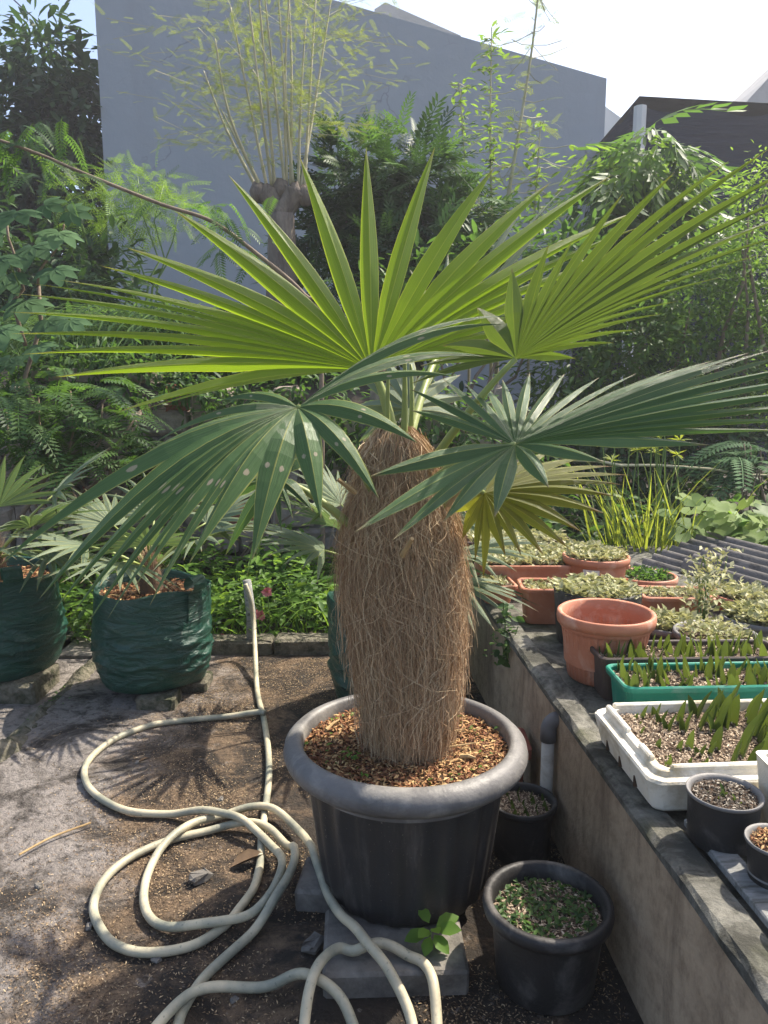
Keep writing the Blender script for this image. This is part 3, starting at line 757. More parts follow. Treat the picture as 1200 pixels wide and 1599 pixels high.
# right middle frond, lying flat, green with cut ends
fan(palm, at(805, 694, 1.78), tipsY([
    (575, 745, 1.66), (553, 832, 1.58), (612, 845, 1.56), (692, 815, 1.58), (773, 808, 1.60), (858, 762, 1.63), (945, 722, 1.64), (1110, 695, 1.62),
    (1230, 672, 1.58), (1290, 655, 1.56), (1310, 632, 1.56), (1320, 606, 1.57), (1310, 585, 1.6), (1290, 565, 1.63), (1250, 550, 1.68), (1210, 545, 1.72), (1172, 550, 1.77),
    (1117, 562, 1.84), (1057, 575, 1.9), (995, 583, 1.98), (937, 589, 2.04), (883, 583, 2.1), (828, 581, 2.12), (785, 592, 2.12), (758, 602, 2.1), (725, 598, 2.06), (690, 590, 2.0), (638, 606, 1.95), (640, 640, 1.9)]),
    'palm_green', CT + np.array([.05, -.05, -.1]), .02, .029, .55, .009, pet_bow=.03, over=1.2, fold=.55, ws=lambda i: .72 if i < 7 else .48 if i > 17 else 1.0)
# lower right frond, yellowing
fan(palm, at(757, 770, 1.95), tipsY([
    (702, 802, 1.98), (722, 842, 1.93), (742, 878, 1.9), (755, 905, 1.88), (790, 868, 1.86), (815, 868, 1.85), (850, 868, 1.85), (888, 856, 1.85), (908, 830, 1.86), (945, 802, 1.88), (962, 775, 1.9), (975, 757, 1.93),
    (987, 742, 1.97), (960, 728, 2.02), (915, 715, 2.06), (860, 705, 2.1), (810, 705, 2.1)]),
    'palm_old', CT + np.array([.07, -.05, -.2]), .05, .030, .5, .008, pet_bow=.05, over=1.15)
# lower left frond, drooping, spotted
fan(palm, at(465, 636, 1.72), tipsY([
    (345, 628, 1.80), (250, 690, 1.75), (120, 800, 1.66), (48, 850, 1.60), (20, 873, 1.56), (82, 920, 1.50), (105, 936, 1.47), (128, 948, 1.46), (150, 962, 1.45), (182, 952, 1.45), (222, 905, 1.44), (246, 930, 1.42), (304, 868, 1.45),
    (398, 862, 1.50), (500, 802, 1.55), (586, 772, 1.58), (645, 690, 1.66), (700, 590, 1.78), (745, 560, 1.86), (772, 512, 1.92), (790, 500, 1.96)]),
    'palm_spotted', CT + np.array([-.05, -.06, -.12]), .09, .034, .46, .009, pet_bow=.06, over=1.7, ext=1.05, fold=.5, ws=lambda i: .5 if i < 2 else 1 if i < 15 else .75 if i < 17 else .45)
# low left frond hanging behind it
fan(palm, at(432, 745, 1.98), tipsY([
    (270, 790, 2.1), (300, 800, 2.05), (352, 868, 2.0), (385, 905, 1.95), (398, 880, 1.92), (440, 830, 1.9), (458, 812, 1.9), (490, 800, 1.92), (500, 700, 2.05), (470, 690, 2.1)]),
    'palm_green', CT + np.array([-.08, -.05, -.22]), .05, .024, .40, .009, pet_bow=.02)
# frond behind, with pale leaflets
fan(palm, at(690, 545, 2.5), tipsY([
    (610, 480, 2.7), (640, 420, 2.7), (700, 395, 2.72), (762, 352, 2.75), (826, 312, 2.78), (888, 287, 2.8), (872, 330, 2.8), (900, 370, 2.78), (880, 420, 2.74), (860, 470, 2.7), (640, 660, 2.55)]),
    'palm_pale', CT + np.array([.02, .06, -.02]), .04, .028, .40, .010)
fan(palm, at(640, 640, 2.35), tipsY([
    (560, 690, 2.5), (540, 640, 2.55), (560, 590, 2.6), (600, 560, 2.65), (640, 545, 2.65), (690, 560, 2.62), (720, 585, 2.6), (740, 620, 2.55), (735, 660, 2.5)]),
    'palm_pale', CT + np.array([.01, .06, -.05]), .04, .028, .45, .009)

# ------------------------------------------------------------------ the big pot
def flakes(n, posfn, size, m, parent=None, name='husk', origin=None, flat=.35, kind='stuff', asp=.34):
    P = posfn(n); t = (np.array([(0, 0, 0), (.5, -asp / 2, .10), (1, 0, 0), (.5, asp / 2, .10)], dtype=float) - np.array([.5, 0, 0]), np.array([(0, 1, 2), (0, 2, 3)]))
    a = R.random(len(P)) * 2 * math.pi
    d = np.stack([np.cos(a), np.sin(a), R.normal(0, flat, len(P))], 1)
    V, F, r = scatter(t, P, d, np.array([0, 0, 1.]) + rndn(len(P), flat), size * R.uniform(.5, 1.5, len(P)))
    return O(name, V, F, m, parent, rnd=r, kind=kind, origin=origin)
def indisc(c, r, sq=1.0, amp=.006):
    def f(n):
        q = r * np.sqrt(R.random(n)); a = R.random(n) * 2 * math.pi
        return np.stack([c[0] + q * np.cos(a), c[1] + q * np.sin(a) * sq, c[2] + R.uniform(0, amp, n)], 1)
    return f
def inrect(x0, x1, y0, y1, z, amp=.006, ang=0.0):
    def f(n):
        u = R.uniform(x0, x1, n); v = R.uniform(y0, y1, n); cx, cy = (x0 + x1) / 2, (y0 + y1) / 2; ca, sa = math.cos(ang), math.sin(ang)
        return np.stack([cx + (u - cx) * ca - (v - cy) * sa, cy + (u - cx) * sa + (v - cy) * ca, z + R.uniform(0, amp, n)], 1)
    return f
ZB = .066
bp = T('plant_pot', (PX, PY, ZB), 'large ribbed black plastic pot with thick grey rolled rim', 'pot')
prof = [(.10, .0), (.215, .0), (.228, .012), (.238, .06), (.250, .14), (.262, .24), (.272, .33), (.277, .385)]
def rib(a, i):
    k = np.cos(a * 22) ; amp = .0 if i in (0, 1) else .017 if i < 7 else 0
    return 1 + amp * np.clip(k * 2.2, -1, 1)
V, F = lathe((PX, PY, ZB), prof, 176, rib); O('pot_body', V, quads(F), 'big_pot', bp, smooth=True)
rim = [(.276, .372), (.300, .368), (.322, .374), (.336, .388), (.342, .405), (.338, .424), (.324, .438), (.306, .445), (.296, .444), (.290, .436), (.286, .41), (.282, .34)]
V, F = lathe((PX, PY, ZB), rim, 96); O('rim', V, quads(F), 'pot_rim', bp, smooth=True)
V, F = disc((PX, PY, ZB + .400), .287, 60, 10, .008); so_ = O('soil', V, F, 'soil', bp, smooth=True)
flakes(9000, indisc((PX, PY, ZB + .402), .283, 1, .012), .017, 'husk_soil', so_)
for px, py, dx, dy, L, wd in ((595, 1175, .25, .9, .10, .006), (655, 1178, 1, .3, .17, .004), (720, 1182, 1, -.3, .04, .008), (690, 1150, .9, .5, .08, .003), (510, 1140, .5, .9, .07, .005)):
    p = onz(px, py, ZB + .415); d = np.array([dx, dy, .06]); d /= np.linalg.norm(d)
    V, F = tube([p, p + d * L * .5 + np.array([0, 0, .004]), p + d * L], [wd, wd * .8, wd * .4], 6); O('dry_stick', V, quads(F), 'petiole_dry', so_)
# little weeds sprouting in the soil
pw = []
for k in range(70):
    a = random.uniform(0, 6.28); q = random.uniform(.2, .275); pw.append((PX + q * math.cos(a), PY + q * math.sin(a), ZB + .41 + random.uniform(0, .012)))
pw = np.array(pw + [tuple(onz(545 + random.uniform(-14, 14), 1180 + random.uniform(-8, 8), ZB + .43)) for _ in range(26)])
q = scatter(t_leaf_s(.6), pw, rndn(len(pw)) * np.array([1, 1, .3]), np.array([0, 0, 1.]) + rndn(len(pw), .3), R.uniform(.008, .02, len(pw)))
O('seedling_weeds', q[0], q[1], 'leaf_bright', so_, rnd=q[2], kind='stuff')
q = t_blade(1, .03, .6, 5); m_ = 14; gp = onz(650, 1155, ZB + .405)
q = scatter(q, gp + rndn(m_, .012) * np.array([1, 1, 0]), np.stack([np.cos(R.random(m_) * 6.28), np.sin(R.random(m_) * 6.28), np.zeros(m_)], 1), np.array([0, 0, 1.]) + rndn(m_, .35), R.uniform(.04, .12, m_))
O('grass_tuft', q[0], q[1], 'leaf_bright', so_, rnd=q[2], kind='stuff')

# blocks under the pot
for nm, x0, x1, y0, y1, rot, lab in (('paver_block', -.155, .205, 1.655, 1.90, .04, 'long grey concrete block with the weed under the front of the big pot'),
                             ('paver_block', -.245, -.06, 1.955, 2.12, -.1, 'small grey concrete block under the hose side of the big pot'),
                             ('paver_block', .05, .30, 2.16, 2.34, .05, 'grey concrete block under the back of the big pot')):
    V, F = box(x0, x1, y0, y1, -.004, ZB + .001, .008); c = np.array([(x0 + x1) / 2, (y0 + y1) / 2, 0]); V = V - c
    ca, sa = math.cos(rot), math.sin(rot); V = np.stack([V[:, 0] * ca - V[:, 1] * sa, V[:, 0] * sa + V[:, 1] * ca, V[:, 2]], 1) + c + R.normal(0, .0015, V.shape)
    tag(O(nm, V, quads(F), 'concrete_block', origin=c), lab, 'block')
# weed at the foot of the pot
wp = onz(668, 1478, ZB); wp[1] = min(wp[1], 1.775)
wd_ = T('broadleaf_weed', wp, 'small bright green broad-leaved weed at the foot of the big pot', 'weed')
V, F = cat([limb(wp, wp + np.array([.01, -.0, .05]), .003, .002, 4, .02)]); O('stem', V, quads(F), 'stem_green', wd_)
for a, e, L in ((200, -.05, .062), (250, -.35, .05), (300, -.15, .058), (345, .25, .064), (20, .30, .066), (120, .5, .05), (285, .6, .045), (235, .35, .05), (320, -.5, .05)):
    d = np.array([[math.cos(rad(a)), math.sin(rad(a)), e]]); q = scatter(t_leaf(.12, .15, .62), wp + np.array([[.01, 0, .045 + .012 * e]]) + d * .012, d, np.array([[0, -.35, 1.]]), L)
    O('leaf', q[0], q[1], 'leaf_bright', wd_, rnd=q[2] * 0 + random.uniform(.4, 1), smooth=True)

# ------------------------------------------------------------------ hose
h1 = [(383, 912, .37, 4.05), (391, 935, .31, 4.04), (397, 985, .17, 4.0), (400, 1040, .05, 3.9)]
P = [at(x, y, Y) for x, y, zz, Y in h1[:3]]
g = lambda L: [onz(q[0], q[1], q[2] if len(q) > 2 else .015) for q in L]
P += g([(401, 1070), (405, 1095), (412, 1122), (419, 1170), (420, 1215), (414, 1269), (409, 1304), (407, 1345), (397, 1386), (373, 1421), (348, 1448), (300, 1477), (233, 1488), (185, 1478), (158, 1452), (146, 1415), (163, 1374), (204, 1339), (263, 1313), (315, 1300), (362, 1292), (408, 1298), (443, 1322), (461, 1357), (455, 1392), (432, 1427), (397, 1456), (350, 1497), (315, 1532), (286, 1578), (272, 1620), (240, 1680), (215, 1690), (215, 1650), (257, 1603), (303, 1564), (362, 1547), (432, 1546), (484, 1561), (537, 1590), (560, 1640), (530, 1690), (480, 1660), (478, 1606), (502, 1555), (531, 1503, .05), (560, 1482, .10), (595, 1473, .105), (630, 1488, .09), (659, 1526, .04), (677, 1573), (684, 1640), (672, 1680), (655, 1650), (640, 1600), (607, 1555, .03), (572, 1503, .072), (543, 1450, .082), (513, 1398, .082), (496, 1351, .081), (473, 1304, .045), (432, 1275), (385, 1270), (333, 1281), (292, 1301), (251, 1333), (230, 1368), (225, 1409), (239, 1438), (274, 1453), (327, 1454), (379, 1444), (420, 1421), (440, 1386), (438, 1357), (414, 1322), (373, 1295), (327, 1281), (263, 1273), (198, 1266), (152, 1243), (133, 1217), (137, 1190), (169, 1161), (222, 1138), (280, 1126), (350, 1120), (400, 1120), (414, 1122)])
P = spline(P, 7); HR = .0128
ln = np.concatenate([[0], np.cumsum(np.linalg.norm(np.diff(P, axis=0), axis=1))])
base = P[:, 2].copy(); tgv = norm(np.gradient(P, axis=0)[:, :2])
need = np.zeros(len(P))
for (x0, x1, y0, y1) in ((-.165, .215, 1.645, 1.91), (-.255, -.05, 1.945, 2.13)):      # blocks it lies over
    dd = np.hypot(np.maximum(np.maximum(x0 - P[:, 0], P[:, 0] - x1), 0), np.maximum(np.maximum(y0 - P[:, 1], P[:, 1] - y1), 0))
    u_ = np.clip(1 - np.maximum(dd - .012, 0) / .15, 0, 1); need = np.maximum(need, np.where(base < .13, (ZB + HR + .003) * u_ * u_ * (3 - 2 * u_), 0))
P[:, 2] = np.maximum(P[:, 2], need)
zs_ = P[:, 2].copy()
for i in range(len(P)):                                                                # ride over what was laid before
    if base[i] > .13: continue
    d = np.hypot(P[:i, 0] - P[i, 0], P[:i, 1] - P[i, 1]); cr = np.abs(tgv[:i, 0] * tgv[i, 1] - tgv[:i, 1] * tgv[i, 0]) > .38
    ok = (ln[i] - ln[:i] > .15) & (d < .022) & (base[:i] < .13) & cr
    if ok.any():
        top = (zs_[:i][ok] + 2 * HR).max(); e = np.clip(1 - np.abs(ln - ln[i]) / .16, 0, 1); e = e * e * (3 - 2 * e)
        lift = np.maximum(0, top - P[i, 2]) * e; zs_ = np.where(np.arange(len(P)) >= i - 22, np.maximum(zs_, np.where(base < .13, P[:, 2] + lift, P[:, 2])), zs_)
for _ in range(6): zs_[1:-1] = (zs_[:-2] + 2 * zs_[1:-1] + zs_[2:]) / 4
P[:, 2] = np.maximum(np.maximum(zs_, need), slab_h(P[:, 0], P[:, 1]) + HR)
V, F = tube(P, HR, 12); tag(O('garden_hose', V, quads(F), 'hose', smooth=True, origin=tuple(P[20])), 'long pale garden hose coiled in loops across the dirty slab', 'hose')
pp = at(386, 1005, 4.07); pp[2] = 0
tp = at(384, 908, 4.1)
tag(O('wooden_post', *(lambda a: (a[0], quads(a[1])))(tube([pp + np.array([.02, .03, -.02]), (pp + tp) / 2 + np.array([.02, .03, 0]), tp + np.array([.0, .03, 0])], [.03, .028, .024], 9)), 'plank', origin=pp, smooth=True), 'short grey wooden post that holds the upright end of the hose', 'post')

# ------------------------------------------------------------------ litter on the slab
def litter(n):
    out = []
    while sum(len(a) for a in out) < n:
        x = R.uniform(-1.5, .58, 4000); y = R.uniform(.95, 4.0, 4000)
        d = .5 + .5 * np.sin(x * 5.2 + np.sin(y * 3.1) * 1.7 + 1) * np.cos(y * 4.3 + x * 2) + .35 * np.sin(x * 13 + y * 11)
        d *= np.clip((x + 1.25) / .7, .10, 1); k = R.random(4000) < d; x, y = x[k], y[k]
        out.append(np.stack([x, y, slab_h(x, y) + .001 + .003 * R.random(len(x))], 1))
    return np.concatenate(out)[:n]
o = flakes(75000, litter, .0075, 'husk_ground', None, 'husk_litter'); tag(o, 'brown husks and grit littering the concrete slab', 'litter')
for px, py, s_ in ((312, 1375, .030), (215, 1192, .012), (345, 1250, .012), (244, 1500, .012), (490, 1480, .03), (366, 1563, .01), (60, 1385, .012), (700, 1335, .01), (140, 1448, .012), (205, 1010, .02)):
    p = onz(px, py, 0); V, F = box(-s_, s_, -s_ * .7, s_ * .7, -.003, s_ * .8, s_ * .25); V = V + R.normal(0, s_ * .12, V.shape)
    a = random.random() * 3; V = np.stack([V[:, 0] * math.cos(a) - V[:, 1] * math.sin(a), V[:, 0] * math.sin(a) + V[:, 1] * math.cos(a), V[:, 2]], 1) + p
    tag(O('rubble_chip', V, quads(F), 'concrete_block', origin=p), 'small pale concrete chip lying on the dirty slab', 'rubble', 'concrete chips on the slab')
for px, py, a, L, lab in ((216, 1190, 20, .045, 'yellowed dry leaf lying inside the wide hose loop'), (360, 1355, 25, .11, 'dark shrivelled leaf curled inside the hose coils'), (100, 1310, 35, .02, None)):
    if not lab: continue
    p = onz(px, py, .008); d = np.array([[math.cos(rad(a)), math.sin(rad(a)), .05]]); q = scatter(t_leaf(.5, -.1, .45), p[None], d, np.array([[0, 0, 1.]]), L)
    tag(O('fallen_leaf', q[0], q[1], 'leaf_dry', rnd=q[2], smooth=True, origin=p), lab, 'leaf')
P = [onz(x, y, .012) for x, y in ((30, 1335), (80, 1308), (142, 1285))]
V, F = tube(spline(P, 6), .0035, 6); tag(O('straw', V, quads(F), 'petiole_dry'), 'thin yellow straw lying on the pale worn slab', 'straw')

# ================================================================== ROUND AND SQUARE POTS
def mat_mass(parent, posfn, n, size, m, tm=None, up=.5, name='seedlings'):
    P = posfn(n); a = R.random(n) * 6.28
    d = np.stack([np.cos(a), np.sin(a), R.uniform(.2, 1.4, n) * up * 2], 1)
    q = scatter(tm or t_leaf_s(.5, .25), P, d, np.array([0, 0, 1.]) + rndn(n, .4), size * R.uniform(.6, 1.4, n))
    return O(name, q[0], q[1], m, parent, rnd=q[2], kind='stuff')
def round_pot(name, label, c, R0, h, m, rim=.014, rimh=.022, taper=.74, fill=.85, fillmat='husk_tray', group=None, ribs=0, rimm=None, nfl=900, flsize=.012, n=56, band=False):
    """tapered pot: body, rolled rim, soil with husks"""
    t = T(name, c, label, 'pot', group); Rb = R0 * taper; r1 = R0 - rim
    prof = [(Rb * .5, .001), (Rb - .004, .0), (Rb, .006), (Rb + (r1 - Rb) * .45, h * .45), (Rb + (r1 - Rb) * .8, h * .72)]
    prof += [(r1 - .004, h * .76), (r1 + .004, h * .78)] if band else [(Rb + (r1 - Rb) * .85, h * .78)]
    prof += [(r1, h - rimh)]
    f = (lambda a, i: 1 + (.022 * np.clip(2 * np.cos(a * ribs), -1, 1) * (2 <= i <= 4))) if ribs else None
    V, F = lathe(c, prof, n if not ribs else ribs * 6, f); O('pot_body', V, quads(F), m, t, smooth=True)
    a = [(r1 - .002, h - rimh), (R0 - rim * .15, h - rimh), (R0, h - rimh * .6), (R0 - rim * .1, h - rimh * .12), (R0 - rim * .5, h), (r1 - .002, h - .004), (r1 - .006, h - rimh), (r1 - .012, h * .45), (r1 * .9, h * .25)]
    V, F = lathe(c, a, n); O('rim', V, quads(F), rimm or m, t, smooth=True)
    if fill:
        zf = c[2] + h * fill; rf = r1 - .008
        V, F = disc((c[0], c[1], zf), rf, 32, 5, .003); s_ = O('soil', V, F, 'soil', t, smooth=True)
        if nfl: flakes(nfl, indisc((c[0], c[1], zf), rf * .97, 1, .006), flsize, fillmat, s_)
    else:
        V, F = disc((c[0], c[1], c[2] + .02), Rb - .004, 32, 2, 0); O('floor', V, F, m, t)
    return t
def spike(c, L, lean, az, wdt, m, parent=None, name='seedling', label=None, group=None, n=1):
    """pointed channelled seedling leaf, boat shaped"""
    parts = []
    for k in range(n):
        a = az + k * 2.4; Lk = L * (1 - .3 * k); V = []; F = []; sg = 6
        d = np.array([math.cos(a), math.sin(a), 0]); y = np.array([-math.sin(a), math.cos(a), 0])
        for i in range(sg + 1):
            s = i / sg; ww = wdt * (.85 + 1.0 * s) * (1 - s) ** .8 * 1.1; th = lean * s * .6
            p = np.asarray(c) + d * (Lk * s * math.sin(th + lean * .3)) + np.array([0, 0, Lk * s * math.cos(th * .7) - .008])
            nn = d * math.cos(th) * -1; V += [p + y * ww, p + nn * ww * -.55, p - y * ww]
        for i in range(sg):
            for j in (0, 1): F.append((3 * i + j, 3 * i + 3 + j, 3 * i + 4 + j, 3 * i + 1 + j))
        parts.append((np.array(V), np.array(F)))
    V, F = cat(parts); rv = np.full(len(V), random.random())
    o = O(name, V, F, m, parent, rnd=rv, origin=None if parent else tuple(c), smooth=True)
    if label: tag(o, label, 'seedling', group)
    return o

# black pots on the slab
t = round_pot('seedling_pot', 'round black pot of tiny green seedlings on the slab beside the big pot', (.405, 1.715, .002), .160, .225, 'pot_black', .02, .034, .76, .80, nfl=2600, flsize=.011)
mat_mass(t, lambda n: indisc((.405, 1.715, .187), .125, 1, .006)(n), 330, .020, 'leaf_mid', up=.15)
t = round_pot('seedling_pot', 'black pot with rows of dark seedlings hidden between pot and pipe', (.437, 2.235, .002), .108, .19, 'pot_black', .012, .02, .8, .86, nfl=1500, flsize=.009)
for i in range(5):
    for j in range(7):
        p = np.array([.437 + (i - 2) * .036 + random.uniform(-.006, .006), 2.235 + (j - 3) * .026 + random.uniform(-.004, .004), .165])
        if np.hypot(p[0] - .437, p[1] - 2.235) < .085: spike(p, .035, .3, random.uniform(0, 6), .007, 'succulent_green', t, 'sprout')
V, F, m_ = rrect(.40, 2.56, [(.08, .06, .012, .003), (.095, .075, .015, .20), (.112, .092, .02, .20), (.112, .092, .02, .235), (.10, .08, .015, .24), (.092, .072, .012, .2)])
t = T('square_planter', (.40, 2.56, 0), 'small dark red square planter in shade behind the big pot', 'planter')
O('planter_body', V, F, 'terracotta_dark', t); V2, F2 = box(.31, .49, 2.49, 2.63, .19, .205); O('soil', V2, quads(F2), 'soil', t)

def planter(name, label, cx, cy, hw, hd, z0, z1, m, ang=0.0, rimw=.014, r=.02, fillz=.82, nfl=1500, group=None, fillmat='husk_tray', taper=.012):
    t = T(name, (cx, cy, z0), label, 'planter', group); h = z1 - z0
    secs = [(hw - taper - rimw, hd - taper - rimw, r, z0), (hw - rimw, hd - rimw, r, z1 - .02), (hw, hd, r + .004, z1 - .018), (hw + .001, hd + .001, r + .004, z1 - .004), (hw - .003, hd - .003, r + .003, z1), (hw - rimw + .003, hd - rimw + .003, r, z1 - .001), (hw - rimw, hd - rimw, r, z1 - .005), (hw - rimw - .005, hd - rimw - .005, r, z0 + h * .5)]
    V, F, m_ = rrect(cx, cy, secs, ang); O('planter_body', V, F + [tuple(range(m_))[::-1]], m, t)
    zf = z0 + h * fillz; V, F, m_ = rrect(cx, cy, [(hw - rimw - .003, hd - rimw - .003, r, zf - .002), (hw - rimw - .006, hd - rimw - .006, r, zf)], ang)
    s_ = O('soil', V, F + [tuple(range(m_, 2 * m_))], 'soil', t)
    if nfl: flakes(nfl, inrect(cx - hw + rimw, cx + hw - rimw, cy - hd + rimw, cy + hd - rimw, zf, .006, ang), .011, fillmat, s_)
    return t, zf
BZ = .464
A_ = WA
# green trough and brown trough with spiky rows
gx, gy = 1.00, 2.235
t, zf = planter('trough', 'long green plastic trough of spiky seedlings behind the foam box', gx, gy, .30, .10, BZ, .605, 'planter_green', A_ * .6, .012, .025, .84, 2600)
for i in range(17):
    for j in range(4):
        if random.random() < .12: continue
        x = gx - .262 + i * .0325 + random.uniform(-.009, .009); y = gy - .068 + j * .046 + random.uniform(-.01, .01) + (x - gx) * A_ * .6
        spike((x, y, zf), random.uniform(.05, .09), random.uniform(.1, .5), random.uniform(-.6, .9) + math.pi * (random.random() < .65), random.uniform(.011, .016), 'succulent_green' , None, 'spiky_seedling', 'short spiky green seedling planted in the green trough', 'seedlings in the green trough', 1 + (random.random() < .3))
bx, by = 1.00, 2.435
t, zf = planter('trough', 'long dark brown trough of spiky seedlings behind the green trough', bx, by, .31, .088, BZ, .615, 'planter_brown', A_ * .4, .012, .022, .86, 2200)
for i in range(18):
    for j in range(3):
        if random.random() < .10: continue
        x = bx - .27 + i * .0315 + random.uniform(-.009, .009); y = by - .052 + j * .05 + random.uniform(-.01, .01) + (x - bx) * A_ * .4
        spike((x, y, zf), random.uniform(.05, .085), random.uniform(.1, .5), random.uniform(-.6, .9) + math.pi * (random.random() < .65), random.uniform(.010, .015), 'succulent_green', None, 'spiky_seedling', 'short spiky green seedling planted in the dark brown trough', 'seedlings in the brown trough', 1 + (random.random() < .3))

# white foam box with notched lip
fx0, fx1, fy0, fy1 = .60, 1.16, 1.655, 2.075; fcx, fcy = (fx0 + fx1) / 2, (fy0 + fy1) / 2; fw, fd = (fx1 - fx0) / 2, (fy1 - fy0) / 2
fa = A_ * .9
fb = T('foam_box', (fcx, fcy, .487), 'white foam fish box planted with pointed seedlings on the wall', 'box')
Z0, ZL, ZT_ = .487, .574, .600
secs = [(fw - .026, fd - .026, .03, Z0), (fw - .018, fd - .018, .035, Z0 + .008), (fw, fd, .04, ZL - .006), (fw - .004, fd - .004, .04, ZL), (fw - .022, fd - .022, .035, ZL + .001), (fw - .025, fd - .025, .034, ZL + .012), (fw - .028, fd - .028, .034, ZL + .014), (fw - .044, fd - .044, .03, ZL + .013), (fw - .046, fd - .046, .03, Z0 + .03)]
V, F, m_ = rrect(fcx, fcy, secs, fa, 6); V = V + R.normal(0, .0006, V.shape)
O('box_body', V, F + [tuple(range(m_))[::-1]], 'foam', fb)
def fpt(u, v): return np.array([fcx + u * math.cos(fa) - v * math.sin(fa), fcy + u * math.sin(fa) + v * math.cos(fa)])
def lipbar(u0, u1, v0, v1):
    V, F = box(u0, u1, v0, v1, ZL + .006, ZT_, .004); c = np.array([fpt(p[0], p[1]) for p in V]); V = np.column_stack([c, V[:, 2]]); O('lip', V, quads(F), 'foam', fb)
e0, e1 = .0265, .0425
lipbar(-fw + .05, fw - .05, fd - e1, fd - e0); lipbar(-fw + .06, fw - .06, -fd + e0, -fd + e1)
for v0, v1 in ((fd - .13, fd - .04), (.02, .09), (-fd + .08, -.06)): lipbar(-fw + e0, -fw + e1, v0, v1)
for v in (.10, .01, -.09):
    p = fpt(-fw + .010, v); V, F = box(p[0] - .002, p[0] + .012, p[1] - .004, p[1] + .004, Z0 + .012, ZL - .045, .002); O('slot_shade_bar', V, quads(F), 'soil', fb)  # raised dark bars; shade inside the slots is put into their colour
zf = ZL - .004
V, F, m_ = rrect(fcx, fcy, [(fw - .044, fd - .044, .03, zf - .002), (fw - .046, fd - .046, .03, zf)], fa); s_ = O('soil', V, F + [tuple(range(m_, 2 * m_))], 'soil', fb)
flakes(6500, inrect(fcx - fw + .048, fcx + fw - .048, fcy - fd + .048, fcy + fd - .048, zf, .007, fa), .010, 'husk_tray', s_)
for i in range(12):
    for j in range(7):
        u = -fw + .085 + i * .038; v = -fd + .075 + j * .046
        if random.random() < .28: continue
        grow = np.clip((u + fw - .06) / .26, .12, 1); p = fpt(u + random.uniform(-.012, .012), v + random.uniform(-.012, .012))
        L = (.02 + .105 * grow) * random.uniform(.6, 1.1)
        spike((p[0], p[1], zf), L, random.uniform(.25, .5), random.uniform(-.4, .5), .008 + .0135 * grow, 'succulent_green', None, 'pointed_seedling', 'pointed green seedling planted in the white foam box', 'seedlings in the foam box', 1 + (random.random() < .25))
fb2 = T('foam_box', (.98, 1.575, .485), 'second white foam box beside the small black nursery pots', 'box')
V, F, m_ = rrect(.985, 1.568, [(.125, .05, .012, .485), (.142, .066, .014, .65), (.144, .068, .016, .656), (.128, .052, .012, .656), (.124, .048, .01, .55)], 0)
O('box_body', V, F + [tuple(range(m_))[::-1]], 'foam', fb2)
V, F = box(.866, 1.10, 1.522, 1.614, .60, .625); s_ = O('soil', V, quads(F), 'soil', fb2); flakes(700, inrect(.866, 1.10, 1.522, 1.614, .625), .010, 'husk_tray', s_)

# nursery pots in the near corner
t = round_pot('nursery_pot', 'black nursery pot with a few sprouts in front of the foam box', (.745, 1.556, .484), .080, .118, 'pot_black', .005, .008, .88, .90, 'husk_dark', nfl=900, flsize=.009, rimm='pot_grey')
for x, y, L in ((.735, 1.545, .03), (.752, 1.565, .034), (.765, 1.53, .03), (.71, 1.575, .02), (.748, 1.535, .02)): spike((x, y, .585), L, .6, random.uniform(0, 6), .007, 'succulent_green', t, 'sprout', None, None, 2)
t = round_pot('nursery_pot', 'small black pot holding one tall pointed green leaf', (.785, 1.405, .484), .060, .098, 'pot_black', .004, .007, .78, .92, 'husk_soil', nfl=500, flsize=.010, rimm='pot_grey')
spike((.800, 1.410, .570), .125, .25, .3, .017, 'succulent_green', t, 'leaf', None, None, 2)
t = round_pot('nursery_pot', 'small black pot of husks at the near end of the wall', (.800, 1.270, .484), .060, .098, 'pot_black', .004, .007, .8, .92, 'husk_soil', nfl=500, flsize=.010)
spike((.81, 1.28, .570), .08, .4, 1.2, .013, 'succulent_green', t, 'leaf', None, None, 2)

# terracotta pots and trays further along
t = round_pot('terracotta_pot', 'empty ribbed terracotta plastic pot on the wall end of the troughs', (.772, 2.575, BZ), .168, .238, 'terracotta', .016, .04, .72, 0, ribs=40, band=True)
t = T('black_grow_bag', (.845, 2.945, BZ), 'black plastic grow bag packed with pale seedlings behind the terracotta pot', 'grow bag')
f = lambda a, i: 1 + .012 * np.sin(a * 3 + i) + .006 * np.sin(a * 7 + 2 * i)
V, F = lathe((.845, 2.945, BZ), [(.10, 0), (.150, .0), (.156, .03), (.162, .10), (.165, .16), (.170, .215), (.170, .222), (.166, .222), (.164, .17), (.160, .15)], 48, f); O('bag_wall', V, quads(F), 'pot_black', t, smooth=True)
V, F = disc((.845, 2.945, BZ + .205), .163, 32, 5, .004); O('soil', V, F, 'soil', t)
mat_mass(t, lambda n: indisc((.845, 2.945, BZ + .203), .158, 1, .02)(n), 1100, .036, 'succulent_pale', up=.35)
t, zf = planter('trough', 'deep terracotta rectangular trough beside the black grow bag', .775, 3.23, .19, .10, BZ, .625, 'terracotta', -.05, .016, .03, .88, 700)
mat_mass(t, inrect(.62, .95, 3.15, 3.31, zf, .015), 500, .024, 'succulent_pale', up=.4)
t, zf = planter('trough', 'narrow terracotta trough overhanging the far end of the wall', .515, 3.50, .085, .13, .487, .575, 'terracotta', .1, .014, .025, .88, 300)
mat_mass(t, inrect(.46, .57, 3.42, 3.58, zf, .01), 160, .022, 'succulent_pale', up=.4)
t, zf = planter('seedling_tray', 'broad tray crowded with pale seedlings at the far end of the bed', .82, 3.80, .36, .24, BZ, .625, 'terracotta', 0, .014, .03, .92, 300)
